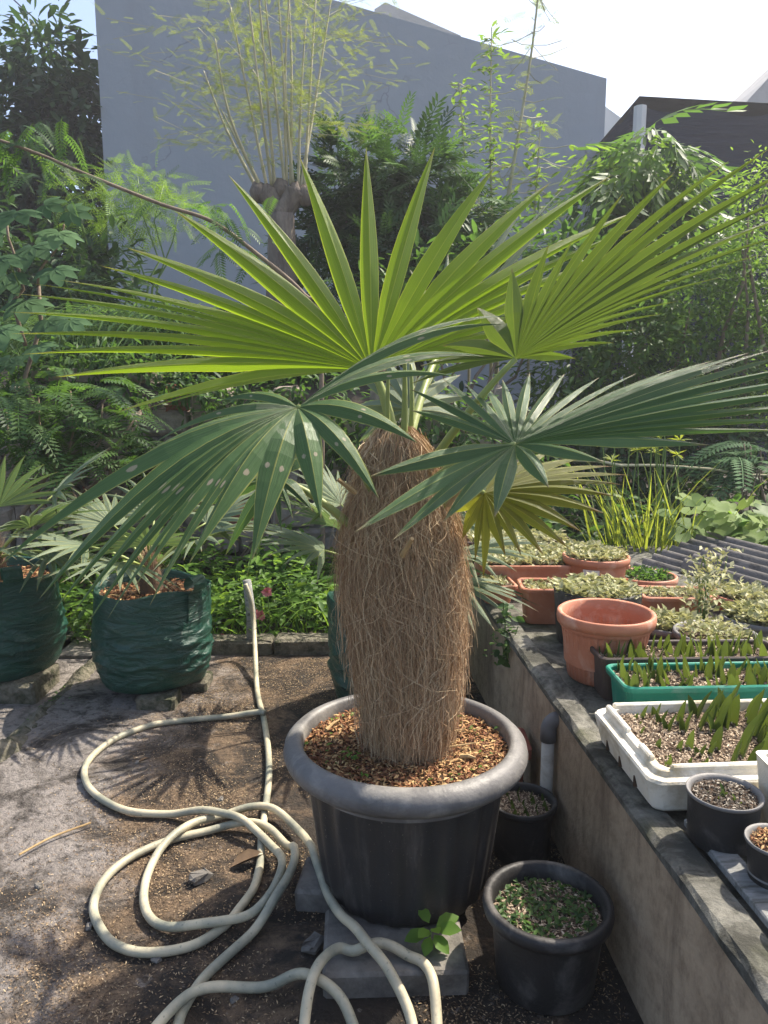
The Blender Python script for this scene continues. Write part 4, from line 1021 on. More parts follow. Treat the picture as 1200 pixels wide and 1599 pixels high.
mat_mass(t, inrect(.50, 1.14, 3.60, 4.02, zf, .025), 2400, .034, 'succulent_pale', up=.45)
t, zf = planter('seedling_tray', 'dark tray of pale seedlings beyond the broad tray', .74, 4.22, .30, .14, BZ, .63, 'planter_brown', 0, .014, .03, .92, 200)
mat_mass(t, inrect(.48, 1.0, 4.1, 4.34, zf, .025), 1200, .034, 'succulent_pale', up=.45)
c = at(928, 866, 3.62); t = round_pot('terracotta_pot', 'round terracotta pot with a paper label and pale succulents', (c[0] + .01, 3.62, BZ), .160, c[2] - BZ, 'terracotta', .014, .034, .78, .93, nfl=200, band=False)
mat_mass(t, indisc((c[0] + .01, 3.62, c[2] - .012), .135, 1, .02), 650, .034, 'succulent_pale', up=.45)
# paper label wrapped on that pot
def wrap(cx, cy, r, a0, a1, z0, z1, n=8):
    V = []; 
    for i in range(n + 1):
        a = a0 + (a1 - a0) * i / n
        for z in (z0, z1): V.append((cx + (r + (z - z0) * .16) * math.cos(a), cy + (r + (z - z0) * .16) * math.sin(a), z))
    return np.array(V), [(2 * i, 2 * i + 2, 2 * i + 3, 2 * i + 1) for i in range(n)]
zc = c[2] - .04
O('paper_label', *wrap(c[0] + .01, 3.62, .1365, rad(232), rad(262), zc - .075, zc - .005), 'label_white', t)
O('label_picture', *wrap(c[0] + .01, 3.62, .1385, rad(245), rad(259), zc - .07, zc - .03), 'label_print', t)
c = at(1010, 897, 3.72); t = round_pot('terracotta_bowl', 'wide shallow terracotta bowl beyond the labelled pot', (c[0], 3.72, BZ), .15, c[2] - BZ, 'terracotta', .014, .034, .82, .9, nfl=100)
mat_mass(t, indisc((c[0], 3.72, c[2] - .015), .12, 1, .02), 350, .03, 'leaf_mid', up=.45)
c = at(1052, 924, 3.32); t, zf = planter('trough', 'terracotta rectangular trough behind the round grey pots', c[0], 3.32, .155, .105, BZ, c[2], 'terracotta', -.06, .018, .02, .9, 400)
mat_mass(t, inrect(c[0] - .12, c[0] + .12, 3.25, 3.39, zf, .012), 260, .024, 'succulent_pale', up=.4)
for lab, px, py, Y, R0, m, rm, n_, lm, sz in (
        ('black pot with grey rim and trailing pale succulents behind the terracotta pot', 1046, 972, 2.86, .125, 'pot_black', 'pot_grey', 500, 'succulent_pale', .034),
        ('wide dark pot with grey rim and low succulents behind the brown trough', 1118, 986, 2.66, .146, 'planter_brown', 'pot_grey', 420, 'succulent_pale', .024),
        ('grey pot overflowing with pale green succulents beside the wide dark pot', 1188, 962, 3.0, .15, 'pot_grey', 'pot_grey', 800, 'succulent_pale', .045),
        ('terracotta pot of pale succulents near the corrugated sheets', 1168, 928, 3.36, .15, 'terracotta', 'terracotta', 600, 'succulent_pale', .034),
        ('dark pot half out of sight beside the wide dark pot', 1222, 1015, 2.66, .10, 'planter_brown', 'pot_grey', 250, 'succulent_pale', .024),
        ('small dark pot behind the labelled terracotta pot', 868, 878, 3.98, .07, 'pot_black', 'pot_black', 140, 'leaf_mid', .03)):
    c = at(px, py, Y); h = c[2] - BZ
    t = round_pot('succulent_pot', lab, (c[0], Y, BZ), R0, h, m, .013, .024, .82, .9, nfl=350, rimm=rm)
    mat_mass(t, indisc((c[0], Y, c[2] - .014), R0 - .03, 1, .03), n_, sz, lm, up=.45)
# rangy seedlings between the pots
for px, py, Y, n_, hh, lab in ((1100, 935, 3.12, 200, .12, 'loose pale seedlings in a clear bag between the round pots'), (1115, 905, 3.5, 160, .14, 'straggly yellow-green seedlings near the corrugated sheets')):
    c = at(px, py, Y); t = T('seedling_clump', (c[0], Y, BZ), lab, 'plant')
    mat_mass(t, lambda n: np.stack([c[0] + R.normal(0, .05, n), Y + R.normal(0, .05, n), BZ + R.random(n) * (c[2] - BZ + hh)], 1), n_, .035, 'succulent_pale', up=.4, name='leaves')
    V, F = cat([limb((c[0] + random.uniform(-.03, .03), Y, BZ - .01), (c[0] + random.uniform(-.06, .06), Y, c[2] + hh * .8), .004, .002, 5) for _ in range(6)]); O('stem', V, quads(F), 'stem_green', t)
# weed growing from the top of the wall
c = wallpt(-.02, 2.98, .40); t = T('wall_weed', c, 'leafy green weed rooted in the low wall beside the terracotta trough', 'weed')
V, F = cat([limb(c + np.array([.015, 0, -.02]), c + np.array([-.01, -.02, .22]), .004, .002, 6), limb(c, c + np.array([-.05, -.03, .10]), .003, .002, 5), limb(c, c + np.array([.05, -.02, .12]), .003, .002, 5)]); O('stem', V, quads(F), 'stem_green', t)
n_ = 60; zz = R.random(n_); a = R.random(n_) * 6.28
q = scatter(t_leaf(.15, .15, .6), c + np.stack([R.normal(0, .035, n_) * (1.2 - zz), -.01 + R.normal(0, .02, n_), -.06 + zz * .28], 1), np.stack([np.cos(a), np.sin(a), R.normal(0, .3, n_)], 1), np.array([0, -.3, 1.]) + rndn(n_, .3), R.uniform(.025, .05, n_))
O('leaves', q[0], q[1], 'leaf_mid', t, rnd=q[2])

# corrugated sheets
def corrugated(c, ux, vy, nu, nv, amp, pitch, label):
    ux = np.asarray(ux, dtype=float); vy = np.asarray(vy, dtype=float); n_ = norm(np.cross(ux, vy)); Lx = np.linalg.norm(ux)
    u, v = np.meshgrid(np.linspace(-.5, .5, nu), np.linspace(-.5, .5, nv)); P = np.asarray(c) + u[..., None] * ux + v[..., None] * vy + n_ * (amp * np.cos(u * Lx / pitch * 2 * math.pi))[..., None]
    P2 = P - n_ * .006; i = np.arange(nu * nv).reshape(nv, nu); F = np.stack([i[:-1, :-1].ravel(), i[:-1, 1:].ravel(), i[1:, 1:].ravel(), i[1:, :-1].ravel()], 1)
    V = np.concatenate([P.reshape(-1, 3), P2.reshape(-1, 3)]); F = np.concatenate([F, F[:, ::-1] + nu * nv])
    tag(O('corrugated_sheet', V, F, 'asbestos', smooth=True, origin=tuple(c)), label, 'roof sheet')
c = at(1160, 896, 4.15); corrugated(c, (.75, .75, .06), (.62, -.62, -.10), 110, 6, .03, .115, 'weathered grey corrugated sheet lying behind the pots')
c = at(1225, 905, 4.0) + np.array([0, 0, .03]); corrugated(c, (.5, .5, .05), (.6, -.6, -.10), 80, 6, .03, .115, 'second corrugated sheet overlapping at the far edge of the bed')

# ================================================================== PALMS IN GREEN GROW BAGS
def grow_bag(c, R0, h, label, seed):
    rg = np.random.default_rng(seed); t = T('grow_bag', c, label, 'grow bag', None)
    n = 110; m = 60; a = np.arange(n) * 2 * math.pi / n; V = []
    ph = rg.random(8) * 6.28
    for i in range(m):
        s = i / (m - 1); z = c[2] + h * s
        r = R0 * (.86 + .16 * min(1, s * 3.2) ** .6 + .02 * math.sin(s * 3)) * (1 + .02 * np.cos(2 * a + ph[0]))
        wr = 0
        for k in range(5):
            fz = 21 + 11 * k; wr = wr + (1 - np.abs(np.sin(.5 * (fz * s + 3.2 * np.sin(a * (1 + k % 3) + ph[k]) + 1.5 * np.sin(a * (4 + k) + ph[k + 2]) + ph[k + 1])))) ** 2.5 * (.5 + .5 * np.sin(a * (2 + k) + ph[k + 3])) / (1.0 + k * .25)
        env = np.exp(-((s - .38) / .24) ** 2) * (.5 + .5 * np.sin(a * 1.5 + ph[2]) ** 2) + .22
        r = r + .020 * wr * env + .009 * np.sin(3 * a + 4 * s + ph[5])
        zz = z + (.012 * np.sin(2 * a + ph[3]) + .008 * np.sin(5 * a + ph[4])) * s + (.018 * np.maximum(0, np.sin(a * 2 + ph[6])) * (1 - s) ** 6)
        V.append(np.stack([c[0] + r * np.cos(a), c[1] + r * np.sin(a), zz], 1))
    top = V[-1]
    for k, (dr, dz) in enumerate(((.985, .004), (.965, -.004), (.955, -.07))): V.append(np.stack([c[0] + (top[:, 0] - c[0]) * dr, c[1] + (top[:, 1] - c[1]) * dr, top[:, 2] + dz], 1))
    V = np.concatenate(V); i = np.arange((m + 3) * n).reshape(m + 3, n); j = np.roll(i, -1, 1)
    F = [tuple(f) for f in np.stack([i[:-1].ravel(), j[:-1].ravel(), j[1:].ravel(), i[1:].ravel()], 1)] + [tuple(i[0])[::-1]]
    O('bag_wall', V, F, 'grow_bag', t, smooth=True)
    V, F = disc((c[0], c[1], c[2] + h - .045), R0 * .96, 40, 6, .012); s_ = O('soil', V, F, 'soil', t, smooth=True)
    flakes(1500, indisc((c[0], c[1], c[2] + h - .043), R0 * .92, 1, .015), .022, 'husk_soil', s_)
    return t
def handle(t, c, R0, h, az):
    """rolled webbing handle folded over the rim"""
    p = np.array([c[0] + R0 * math.cos(az), c[1] + R0 * math.sin(az), c[2] + h]); y = np.array([-math.sin(az), math.cos(az), 0]); o = np.array([math.cos(az), math.sin(az), 0])
    V = []; F = []; n = 18
    for i in range(n + 1):
        s = i / n
        if s < .4: q = p + o * (.012) + np.array([0, 0, -.13 + .13 * s / .4])
        else:
            a = (s - .4) / .6 * 5.4; rr = .042 - .012 * (s - .4); q = p + o * (.012 + rr * (math.sin(a) * .9)) + np.array([0, 0, rr * (1 - math.cos(a))])
        wd = .05 * (1 - .25 * s); V += [q - y * wd, q + y * wd]
    F = [(2 * i, 2 * i + 2, 2 * i + 3, 2 * i + 1) for i in range(n)]
    O('handle', np.array(V), F, 'grow_bag', t, smooth=True)
def small_palm(c, label, fronds, m, th=.16):
    t = T('young_fan_palm', c, label, 'palm', None); c = np.asarray(c)
    V, F = lathe(c, [(.05, -.02), (.055, .04), (.045, .10), (.02, th)], 14, lambda a, i: 1 + .1 * np.sin(a * 5 + i)); tr = O('trunk', V, quads(F), 'fibre_core', t, smooth=True)
    n_ = 900; P = indisc((c[0], c[1], c[2]), .05, 1, th * .9)(n_); a = np.arctan2(P[:, 1] - c[1], P[:, 0] - c[0])
    q = scatter(t_blade(1, .02, .5, 4), P, np.stack([np.cos(a), np.sin(a), 0 * a], 1), np.stack([np.cos(a), np.sin(a), .3 + R.random(n_)], 1), R.uniform(.03, .09, n_)); O('fibre', q[0], q[1], 'fibre', tr, rnd=q[2], kind='stuff')
    for az, el, pl, bl, nl, spread, drp in fronds:
        d = np.array([math.cos(rad(az)) * math.cos(rad(el)), math.sin(rad(az)) * math.cos(rad(el)), math.sin(rad(el))])
        H = c + np.array([0, 0, th * .6]) + d * pl; side = norm(np.cross(d, np.array([0, 0, 1.]))); upv = np.cross(side, d); tips = []
        for k in range(nl):
            a = rad((k / (nl - 1) - .5) * spread); L = bl * (1 - .25 * abs(k / (nl - 1) - .5))
            tips.append(H + (d * math.cos(a) + side * math.sin(a)) * L + np.array([0, 0, -drp * L]) + upv * random.uniform(-.05, .05) * L)
        fan(t, H, tips, m, c + np.array([0, 0, th * .5]), .06, .018, .42, .006, pet_bow=.02, NS=7)
    return t
BC = onz(222, 1084, .06); BC = np.array([BC[0] + .0, BC[1] + .22, .055])
b2 = grow_bag(BC, .262, .47, 'wrinkled dark green grow bag with rolled handle on the dirty slab', 3)
handle(b2, BC, .262, .47, rad(-28))
V, F = box(BC[0] - .02, BC[0] + .16, BC[1] - .27, BC[1] - .12, -.005, .056, .01); V = V + R.normal(0, .004, V.shape); tag(O('brick_foot', V, quads(F), 'moss_block', origin=(BC[0], BC[1] - .2, 0)), 'mossy brick propping the front of the handled grow bag', 'brick')
V, F = box(BC[0] + .12, BC[0] + .26, BC[1] - .06, BC[1] + .1, -.005, .054, .01); tag(O('brick_foot', V, quads(F), 'moss_block', origin=(BC[0] + .2, BC[1], 0)), 'dark brick under the right side of the handled grow bag', 'brick')
V, F = box(BC[0] - .2, BC[0] - .05, BC[1] - .02, BC[1] + .14, -.005, .054, .01); tag(O('brick_foot', V, quads(F), 'moss_block', origin=(BC[0] - .1, BC[1], 0)), 'brick hidden under the back of the handled grow bag', 'brick')
small_palm(BC + np.array([0, 0, .43]), 'young fan palm in the handled green grow bag', [(200, 25, .30, .42, 15, 170, .25), (340, 30, .30, .42, 15, 170, .25), (250, 20, .22, .40, 15, 170, .35), (100, 40, .34, .42, 15, 170, .2), (150, 38, .3, .4, 15, 170, .2), (30, 35, .34, .42, 15, 170, .2), (285, 45, .2, .36, 13, 160, .3)], 'palm_pale', .2)
LC = np.array([-1.93, 3.72, .06])
b1 = grow_bag(LC, .27, .50, 'wrinkled bright green grow bag on the path beyond the slab edge', 9); handle(b1, LC, .27, .5, rad(-50))
V, F = box(LC[0] - .12, LC[0] + .26, LC[1] - .25, LC[1] + .05, -.04, .061, .01); V = V + R.normal(0, .004, V.shape); tag(O('brick_foot', V, quads(F), 'moss_block', origin=(LC[0], LC[1], 0)), 'mossy block under the bright green grow bag on the path', 'brick')
small_palm(LC + np.array([0, 0, .46]), 'young fan palm in the bright green grow bag on the path', [(330, 30, .34, .42, 15, 170, .15), (20, 45, .4, .42, 15, 170, .15), (290, 18, .3, .42, 15, 170, .3), (250, 35, .3, .4, 15, 170, .2), (180, 40, .3, .4, 15, 170, .2), (310, 60, .3, .4, 13, 160, .2), (350, 5, .3, .38, 13, 160, .35)], 'palm_pale', .2)
CC = np.array([.02, 3.42, .02])
b3 = grow_bag(CC, .262, .50, 'dark green grow bag half hidden behind the shaggy palm trunk', 21)
small_palm(CC + np.array([0, 0, .46]), 'young fan palm behind the shaggy trunk', [(185, 25, .32, .42, 15, 170, .15), (210, 45, .36, .42, 15, 170, .2), (350, 22, .35, .45, 15, 170, .25), (330, 5, .3, .42, 15, 170, .3), (20, 40, .4, .42, 15, 170, .15), (90, 50, .3, .4, 13, 170, .2), (160, 55, .4, .4, 15, 170, .2), (300, 30, .3, .4, 13, 160, .4)], 'palm_pale', .2)

# ================================================================== BACKGROUND VEGETATION
TL, TS = t_leaf(), t_leaf_s()
def G(x, y): return np.array([x, y, .0])
def terr(x, y): return -.06 + 1.42 * min(max((y - 5.65) / .3, 0), 1) * min(max((1.6 - x) / 1.6, 0), 1) + .35 * min(max((y - 6) / 2, 0), 1)
def bl(px, py, Y, rx, ry, rz): return (at(px, py, Y), (rx, ry, rz))
def wood_tree(base, forks, r0):
    """trunk to first fork point then limbs: forks list of points"""
    base = np.asarray(base, dtype=float); k = np.asarray(forks[0], dtype=float); P = [limb(base, k, r0, r0 * .7, 7, .03)]
    for f in forks[1:]: P.append(limb(k + rndn(1, .05)[0], f, r0 * .5, r0 * .12, 6, .07))
    return P

# dark tree at the house corner
bs = [bl(70, 110, 15, 1.0, 1.2, .85), bl(120, 190, 15, .9, 1.2, .9), bl(20, 210, 15, 1.3, 1.2, 1.2), bl(100, 290, 15, 1.3, 1.2, 1.2), bl(-60, 290, 15, 1.6, 1.2, 1.6), bl(60, 400, 15, 1.7, 1.2, 1.3), bl(130, 440, 14.6, 1.2, .5, 1.2), bl(0, 520, 14.5, 2.2, .8, 1.2)]
base = at(40, 640, 15); base[2] = terr(base[0], 15) - .05
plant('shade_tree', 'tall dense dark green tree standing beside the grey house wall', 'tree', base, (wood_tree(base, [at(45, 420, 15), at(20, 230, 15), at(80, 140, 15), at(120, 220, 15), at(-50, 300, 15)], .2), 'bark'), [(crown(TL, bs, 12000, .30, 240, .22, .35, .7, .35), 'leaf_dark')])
# dark hedge filling below it
bs = [bl(30, 520, 9.5, 1.3, .8, .9), bl(130, 470, 9.8, .8, .7, .9), bl(60, 580, 8.5, 1.5, .6, .6), bl(-60, 430, 9.5, .8, .8, 1.2)]
base = at(60, 640, 9.3); base[2] = terr(base[0], 9.3) - .05
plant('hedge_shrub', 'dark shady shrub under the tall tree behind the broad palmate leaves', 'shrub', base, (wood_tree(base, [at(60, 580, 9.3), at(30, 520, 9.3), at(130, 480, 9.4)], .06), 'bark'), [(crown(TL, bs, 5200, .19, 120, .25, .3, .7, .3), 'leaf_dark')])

# broad palmate leaves at the left (each leaf a part)
base = at(20, 640, 5.3); base[2] = terr(base[0], 5.3) - .02
pt = T('cassava_plant', base, 'plant with broad blue-green palmate leaves at the rubble wall', 'plant')
V, F = cat([limb(base, at(60, 440, 5.3), .022, .012, 8, .03), limb(at(40, 540, 5.3), at(10, 340, 5.3), .014, .008, 7, .04), limb(at(60, 450, 5.3), at(100, 350, 5.2), .011, .006, 6, .04)]); O('stem', V, quads(F), 'twig', pt, smooth=True)
TPm = t_palmate(7, .5, 235)
for px, py, s_, a, tilt in ((25, 330, .19, 265, .5), (92, 362, .17, 280, .55), (50, 385, .22, 275, .6), (0, 400, .2, 250, .5), (70, 320, .13, 330, .2), (10, 430, .19, 265, .7), (40, 470, .19, 285, .6), (75, 500, .15, 300, .5), (0, 510, .2, 250, .6), (110, 500, .13, 320, .5), (-20, 350, .2, 230, .5), (60, 540, .14, 280, .5), (15, 560, .15, 250, .6), (110, 330, .12, 350, .2), (85, 420, .16, 300, .5)):
    p = at(px, py, 5.1 + random.uniform(-.2, .25)); d = np.array([[math.cos(rad(a)), math.sin(rad(a)), -tilt]])
    q = scatter(TPm, p[None], d, np.array([[random.uniform(-.3, .3), -1.0, .75]]), s_ * 1.25)
    O('leaf', q[0], q[1], 'leaf_bluegreen', pt, rnd=q[2] * 0 + random.random(), smooth=True)
    V, F = tube([p, p + np.array([.02, .08, -.03]), p + np.array([.02, .2, -.16])], [.004, .004, .005], 5); O('leaf_stalk', V, quads(F), 'stem_green', pt)

# slender leaning branch with drooping pinnate leaves
TPd = t_pinnate(13, .26, .075, .55, .35, .5, 75)
b0 = at(475, 460, 5.05); b0g = at(500, 620, 5.1); b0g[2] = terr(b0g[0], 5.1) - .02
path = spline([b0g, at(500, 520, 5.1), b0, at(400, 395, 5.0), at(330, 345, 5.0), at(250, 318, 4.95), at(130, 270, 4.9), at(60, 240, 4.85), at(-40, 205, 4.8)], 6)
lt = T('leaning_sapling', b0g, 'slender bare branch leaning left with drooping pinnate leaves', 'sapling')
V, F = tube(path, np.linspace(.016, .008, len(path)), 8); O('trunk', V, quads(F), 'twig', lt, smooth=True)
def pinn(cx, cy, Y, n, s_, sx, sy):
    p = np.array([at(cx + random.gauss(0, sx), cy + random.gauss(0, sy), Y + random.gauss(0, .12)) for _ in range(n)])
    a = R.random(n) * 6.28; return scatter(TPd, p, np.stack([np.cos(a), np.sin(a) * .7, R.normal(-.15, .25, n)], 1), np.array([0, -.2, 1.]) + rndn(n, .2), s_ * R.uniform(.7, 1.2, n))
q = merge_sc([pinn(30, 200, 4.85, 12, .22, 30, 16), pinn(20, 250, 4.8, 10, .24, 28, 16), pinn(90, 250, 4.9, 10, .2, 22, 12), pinn(290, 320, 5.0, 6, .19, 28, 10), pinn(350, 345, 5.0, 14, .2, 30, 20), pinn(400, 390, 5.0, 10, .19, 22, 16), pinn(350, 385, 5.05, 6, .19, 30, 12)])
O('crown', q[0], q[1], 'leaf_mid', lt, rnd=q[2])

# arching pinnate shrub in front of the rubble wall
TPa = t_pinnate(15, .24, .07, .75, .3, .5, 78)
n_ = 150; p = np.array([at(random.uniform(-40, 235), random.uniform(590, 720), random.uniform(4.7, 5.4)) for _ in range(n_)])
p = p[[k for k in range(n_)]]
a = R.random(n_) * 6.28; q = scatter(TPa, p, np.stack([np.cos(a), np.sin(a), R.normal(.25, .25, n_)], 1), np.array([0, -.15, 1.]) + rndn(n_, .15), R.uniform(.22, .42, n_))
base = at(100, 860, 5.2); base[2] = terr(base[0], 5.2) - .02
woods = [limb(base + np.array([random.uniform(-.3, .3), 0, 0]), at(px, py, 5.15), .014, .006, 7, .05) for px, py in ((10, 640), (60, 620), (110, 610), (160, 630), (220, 640), (90, 690), (30, 700), (180, 700))]
plant('arching_shrub', 'shrub with arching fern-like pinnate leaves before the rubble wall', 'shrub', base, (woods, 'twig'), [(q, 'leaf_mid')])

for lab, bs, n_ in (('leafy creeper hanging over the rubble wall left of the trunk', [bl(300, 600, 5.4, .35, .12, .2), bl(370, 640, 5.4, .3, .12, .3), bl(460, 600, 5.4, .4, .12, .2), bl(340, 720, 5.35, .3, .12, .2), bl(520, 680, 5.4, .25, .12, .3)], 1300),
                     ('leafy creeper over the wall end behind the crown', [bl(640, 640, 5.4, .4, .15, .35), bl(720, 680, 5.4, .4, .2, .4), bl(690, 770, 5.3, .4, .2, .35), bl(800, 760, 5.4, .5, .2, .4), bl(590, 730, 5.35, .3, .12, .3)], 2000),
                     ('leafy creeper along the left top of the rubble wall', [bl(120, 560, 5.5, .5, .15, .16), bl(20, 590, 5.5, .4, .15, .18), bl(220, 590, 5.45, .35, .12, .2), bl(250, 740, 5.3, .25, .12, .2)], 1200)):
    c = bs[0][0].copy(); c[2] = -.06; c[1] = 5.45
    plant('wall_creeper', lab, 'creeper', c, ([limb(c + np.array([random.uniform(-.2, .2), 0, 0]), b[0], .012, .004, 6, .05) for b in bs], 'twig'), [(crown(TL, bs, n_, .085, 60, .35, .35, .7, .2), 'leaf_mid')])
# tall grass on the bank
TB = t_blade(1, .020, 1.5, 6)
n_ = 3000; px = R.uniform(95, 500, n_); Yg = R.uniform(6.6, 8.6, n_); P = np.array([at(x, 560, y) for x, y in zip(px, Yg)]); P[:, 2] = [terr(x, y) - .02 for x, y in zip(P[:, 0], P[:, 1])]
a = R.random(n_) * 6.28; hgt = R.uniform(.6, 1.5, n_) * np.interp(px, [95, 250, 420, 500], [.85, 1.1, .95, .8])
q = scatter(TB, P, np.stack([np.cos(a), np.sin(a), 0 * a], 1), np.array([0, 0, 1.]) + rndn(n_, .18), hgt)
o = O('tall_grass', q[0], q[1], 'leaf_grass', rnd=q[2], kind='stuff'); tag(o, 'tall arching green grass growing on the bank below the grey wall', 'grass')
# feathery pale shrub
TPf = t_pinnate(9, .26, .05, .15, .05, .4, 70)
base = at(230, 480, 10); base[2] = terr(base[0], 10) - .03
bs = [bl(220, 290, 10, .45, .4, .28), bl(255, 330, 10, .5, .4, .35), bl(190, 330, 10, .4, .4, .35), bl(130, 310, 9.5, .4, .3, .35)]
plant('feathery_shrub', 'feathery light green shrub against the foot of the grey wall', 'shrub', base, ([limb(base, at(px, py, 10), .02, .005, 6, .05) for px, py in ((215, 275), (255, 290), (190, 300), (140, 300), (280, 330))], 'stem_green'), [(crown(TPf, bs, 420, .26, 60, .35, .1, .7, .2), 'leaf_bright')])

# pollarded tree with long straight shoots
YP = 7.3; base = at(440, 520, YP); base[2] = terr(base[0], YP) - .05
k0, k1, k2 = at(438, 335, YP), at(418, 300, YP), at(462, 298, YP)
woods = [tube(spline([base, at(442, 420, YP), k0], 4), np.linspace(.15, .12, 9), 10), tube(spline([k0, at(425, 315, YP), k1], 4), [.10, .095, .09, .088, .088, .088, .09, .095, .10], 9), tube(spline([k0, at(452, 315, YP), k2], 4), [.11, .10, .095, .095, .095, .095, .10, .11, .11], 9)]
for c_ in (k1, k2, at(404, 298, YP), at(476, 302, YP), at(440, 292, YP)):
    woods.append(tube([c_ - np.array([0, 0, .1]), c_, c_ + np.array([0, 0, .07])], [.05, .08, .04], 8))
tt = T('pollarded_tree', base, 'pollarded tree with knobbly trunk and long pale straight shoots', 'tree')
V, F = cat(woods); O('trunk', V + R.normal(0, .006, V.shape), quads(F), 'bark', tt, smooth=True)
shoots = [((402, 290), (318, 110)), ((408, 290), (336, 60)), ((425, 288), (386, -20)), ((430, 290), (400, -60)), ((445, 285), (410, -40)), ((448, 280), (430, -70)), ((454, 282), (447, -80)), ((458, 282), (456, -60)), ((476, 288), (497, -60)), ((470, 286), (520, -20)), ((466, 285), (478, 30)), ((418, 290), (360, 10)), ((412, 292), (345, 170))]
fr = []
for (a, b) in shoots:
    dy = random.uniform(-.5, .5); p0 = at(a[0], a[1] + 6, YP); p1 = at(b[0], b[1], YP + dy)
    P = spline([p0, p0 * .5 + p1 * .5 + rndn(1, .04)[0], p1], 6); V, F = tube(P, np.linspace(.017, .006, len(P)), 6); O('shoot', V, quads(F), 'bark_pale', tt, smooth=True)
    L = np.linalg.norm(p1 - p0); k = int(34 * L / 2.5); s = R.uniform(.25, 1.0, k); pos = p0 + (p1 - p0) * s[:, None]
    a_ = R.random(k) * 6.28; side = np.stack([np.cos(a_), np.sin(a_) * .8, R.normal(.15, .2, k)], 1)
    # side twigs carrying sprays
    for pz, sd in zip(pos, side):
        tl = random.uniform(.2, 1.15); m_ = 7; u = np.linspace(.3, 1, m_)[:, None]; fr.append((pz + sd * tl * u, sd + rndn(m_, .5), tl))
PP = np.concatenate([f[0] for f in fr]); DD = np.concatenate([f[1] for f in fr])
PP = PP + rndn(len(PP), .03)
q = scatter(TPf, PP, DD, np.array([0, 0, 1.]) + rndn(len(PP), .25), R.uniform(.06, .13, len(PP))); O('crown', q[0], q[1], 'leaf_feather', tt, rnd=q[2])
tw = [(np.array([f[0][0] - (f[0][-1] - f[0][0]) * .43, f[0][-1], f[0][-1] + np.array([0, 0, .006])]), np.array([[0, 1, 2]])) for f in fr]
V, F = cat(tw); O('twigs', V, F, 'bark_pale', tt, kind='stuff')

# thin saplings right of it
def sapling(label, base_px, Y, top, n, r, m, size, spread, pts):
    base = at(base_px[0], base_px[1], Y); base[2] = terr(base[0], Y) - .03
    P = spline([base, at(base_px[0], base_px[1] - 60, Y)] + [at(x, y, Y) for x, y in pts] + [at(top[0], top[1], Y)], 5)
    t = T('thin_sapling', base, label, 'sapling'); V, F = tube(P, np.linspace(r, r * .3, len(P)), 6); O('trunk', V, quads(F), 'bark_pale', t, smooth=True)
    zmin = at(0, 400, Y)[2]; k = R.integers(len(P) // 3, len(P), n); pos = P[k] + np.clip(rndn(n, 1), -1.3, 1.3) * np.array([spread, spread, spread * .5]) * R.random((n, 1))
    a = R.random(n) * 6.28; q = scatter(TPf if m == 'leaf_feather' else TL, pos, np.stack([np.cos(a), np.sin(a), R.normal(0, .3, n)], 1), np.array([0, 0, 1.]) + rndn(n, .3), size * R.uniform(.6, 1.3, n)); O('crown', q[0], q[1], m, t, rnd=q[2])
    idx = R.integers(0, n, 50); V, F = cat([tube([P[k[i]], (P[k[i]] + pos[i]) / 2 + np.array([0, 0, -.02]), pos[i]], .004, 4) for i in idx]); O('twigs', V, quads(F), 'bark_pale', t, kind='stuff')
sapling('tall thin sapling with bare feathery top above the house roof edge', (780, 460), 8.2, (842, -20), 150, .028, 'leaf_feather', .16, .5, [(795, 300), (815, 180), (832, 70)])
sapling('thin sapling wrapped in small green leaves in front of the grey wall', (770, 470), 8.4, (768, 60), 330, .022, 'leaf_bright', .10, .16, [(768, 320), (766, 200)])
sapling('short leafy sapling left of the wrapped sapling', (735, 460), 8.6, (718, 130), 200, .018, 'leaf_bright', .10, .22, [(730, 320), (724, 220)])
sapling('low spindly sapling with pale leaves beside the right tree', (830, 460), 8.0, (845, 190), 170, .016, 'leaf_bright', .11, .3, [(835, 330), (840, 260)])

# dark glossy shrubs behind the palm
TPg = t_pinnate(8, .34, .14, .25, .25, .5, 62)
for lab, bs, px, Y in (('dark glossy pinnate shrub beside the pollarded trunk', [bl(540, 330, 8.0, .42, .4, .5), bl(565, 290, 8.0, .42, .4, .35), bl(520, 410, 8.0, .45, .4, .5), bl(600, 390, 7.9, .5, .4, .5)], 545, 8.0),
                   ('dark glossy pinnate shrub right behind the upright fan leaflets', [bl(660, 330, 7.8, .45, .5, .55), bl(640, 280, 7.9, .4, .4, .35), bl(700, 400, 7.6, .5, .4, .5), bl(650, 450, 7.4, .6, .4, .5)], 660, 7.7)):
    base = at(px, 560, Y); base[2] = terr(base[0], Y) - .03
    plant('glossy_shrub', lab, 'shrub', base, ([limb(base, b[0], .035, .01, 6, .05) for b in bs], 'bark'), [(crown(TPg, bs, 520, .34, 70, .3, .05, .6, .3), 'leaf_dark'), (crown(TPg, [(b[0] + np.array([0, 0, .12]), np.array(b[1]) * .9) for b in bs[:2]], 90, .30, 40, .3, .0, .6, .6), 'leaf_mid')])
# yellow-green understorey between
bs = [bl(690, 440, 6.8, .4, .3, .3), bl(620, 470, 6.7, .5, .3, .3), bl(760, 430, 6.9, .4, .3, .4), bl(840, 430, 6.9, .5, .3, .45), bl(900, 400, 7.2, .4, .3, .4)]
base = at(720, 600, 6.8); base[2] = terr(base[0], 6.8) - .03
plant('leafy_shrub', 'light green leafy shrub half hidden behind the upper fan leaf', 'shrub', base, ([limb(base, b[0], .02, .006, 6, .05) for b in bs], 'twig'), [(crown(TL, bs, 1500, .14, 60, .3, .2, .7, .3), 'leaf_mid')])

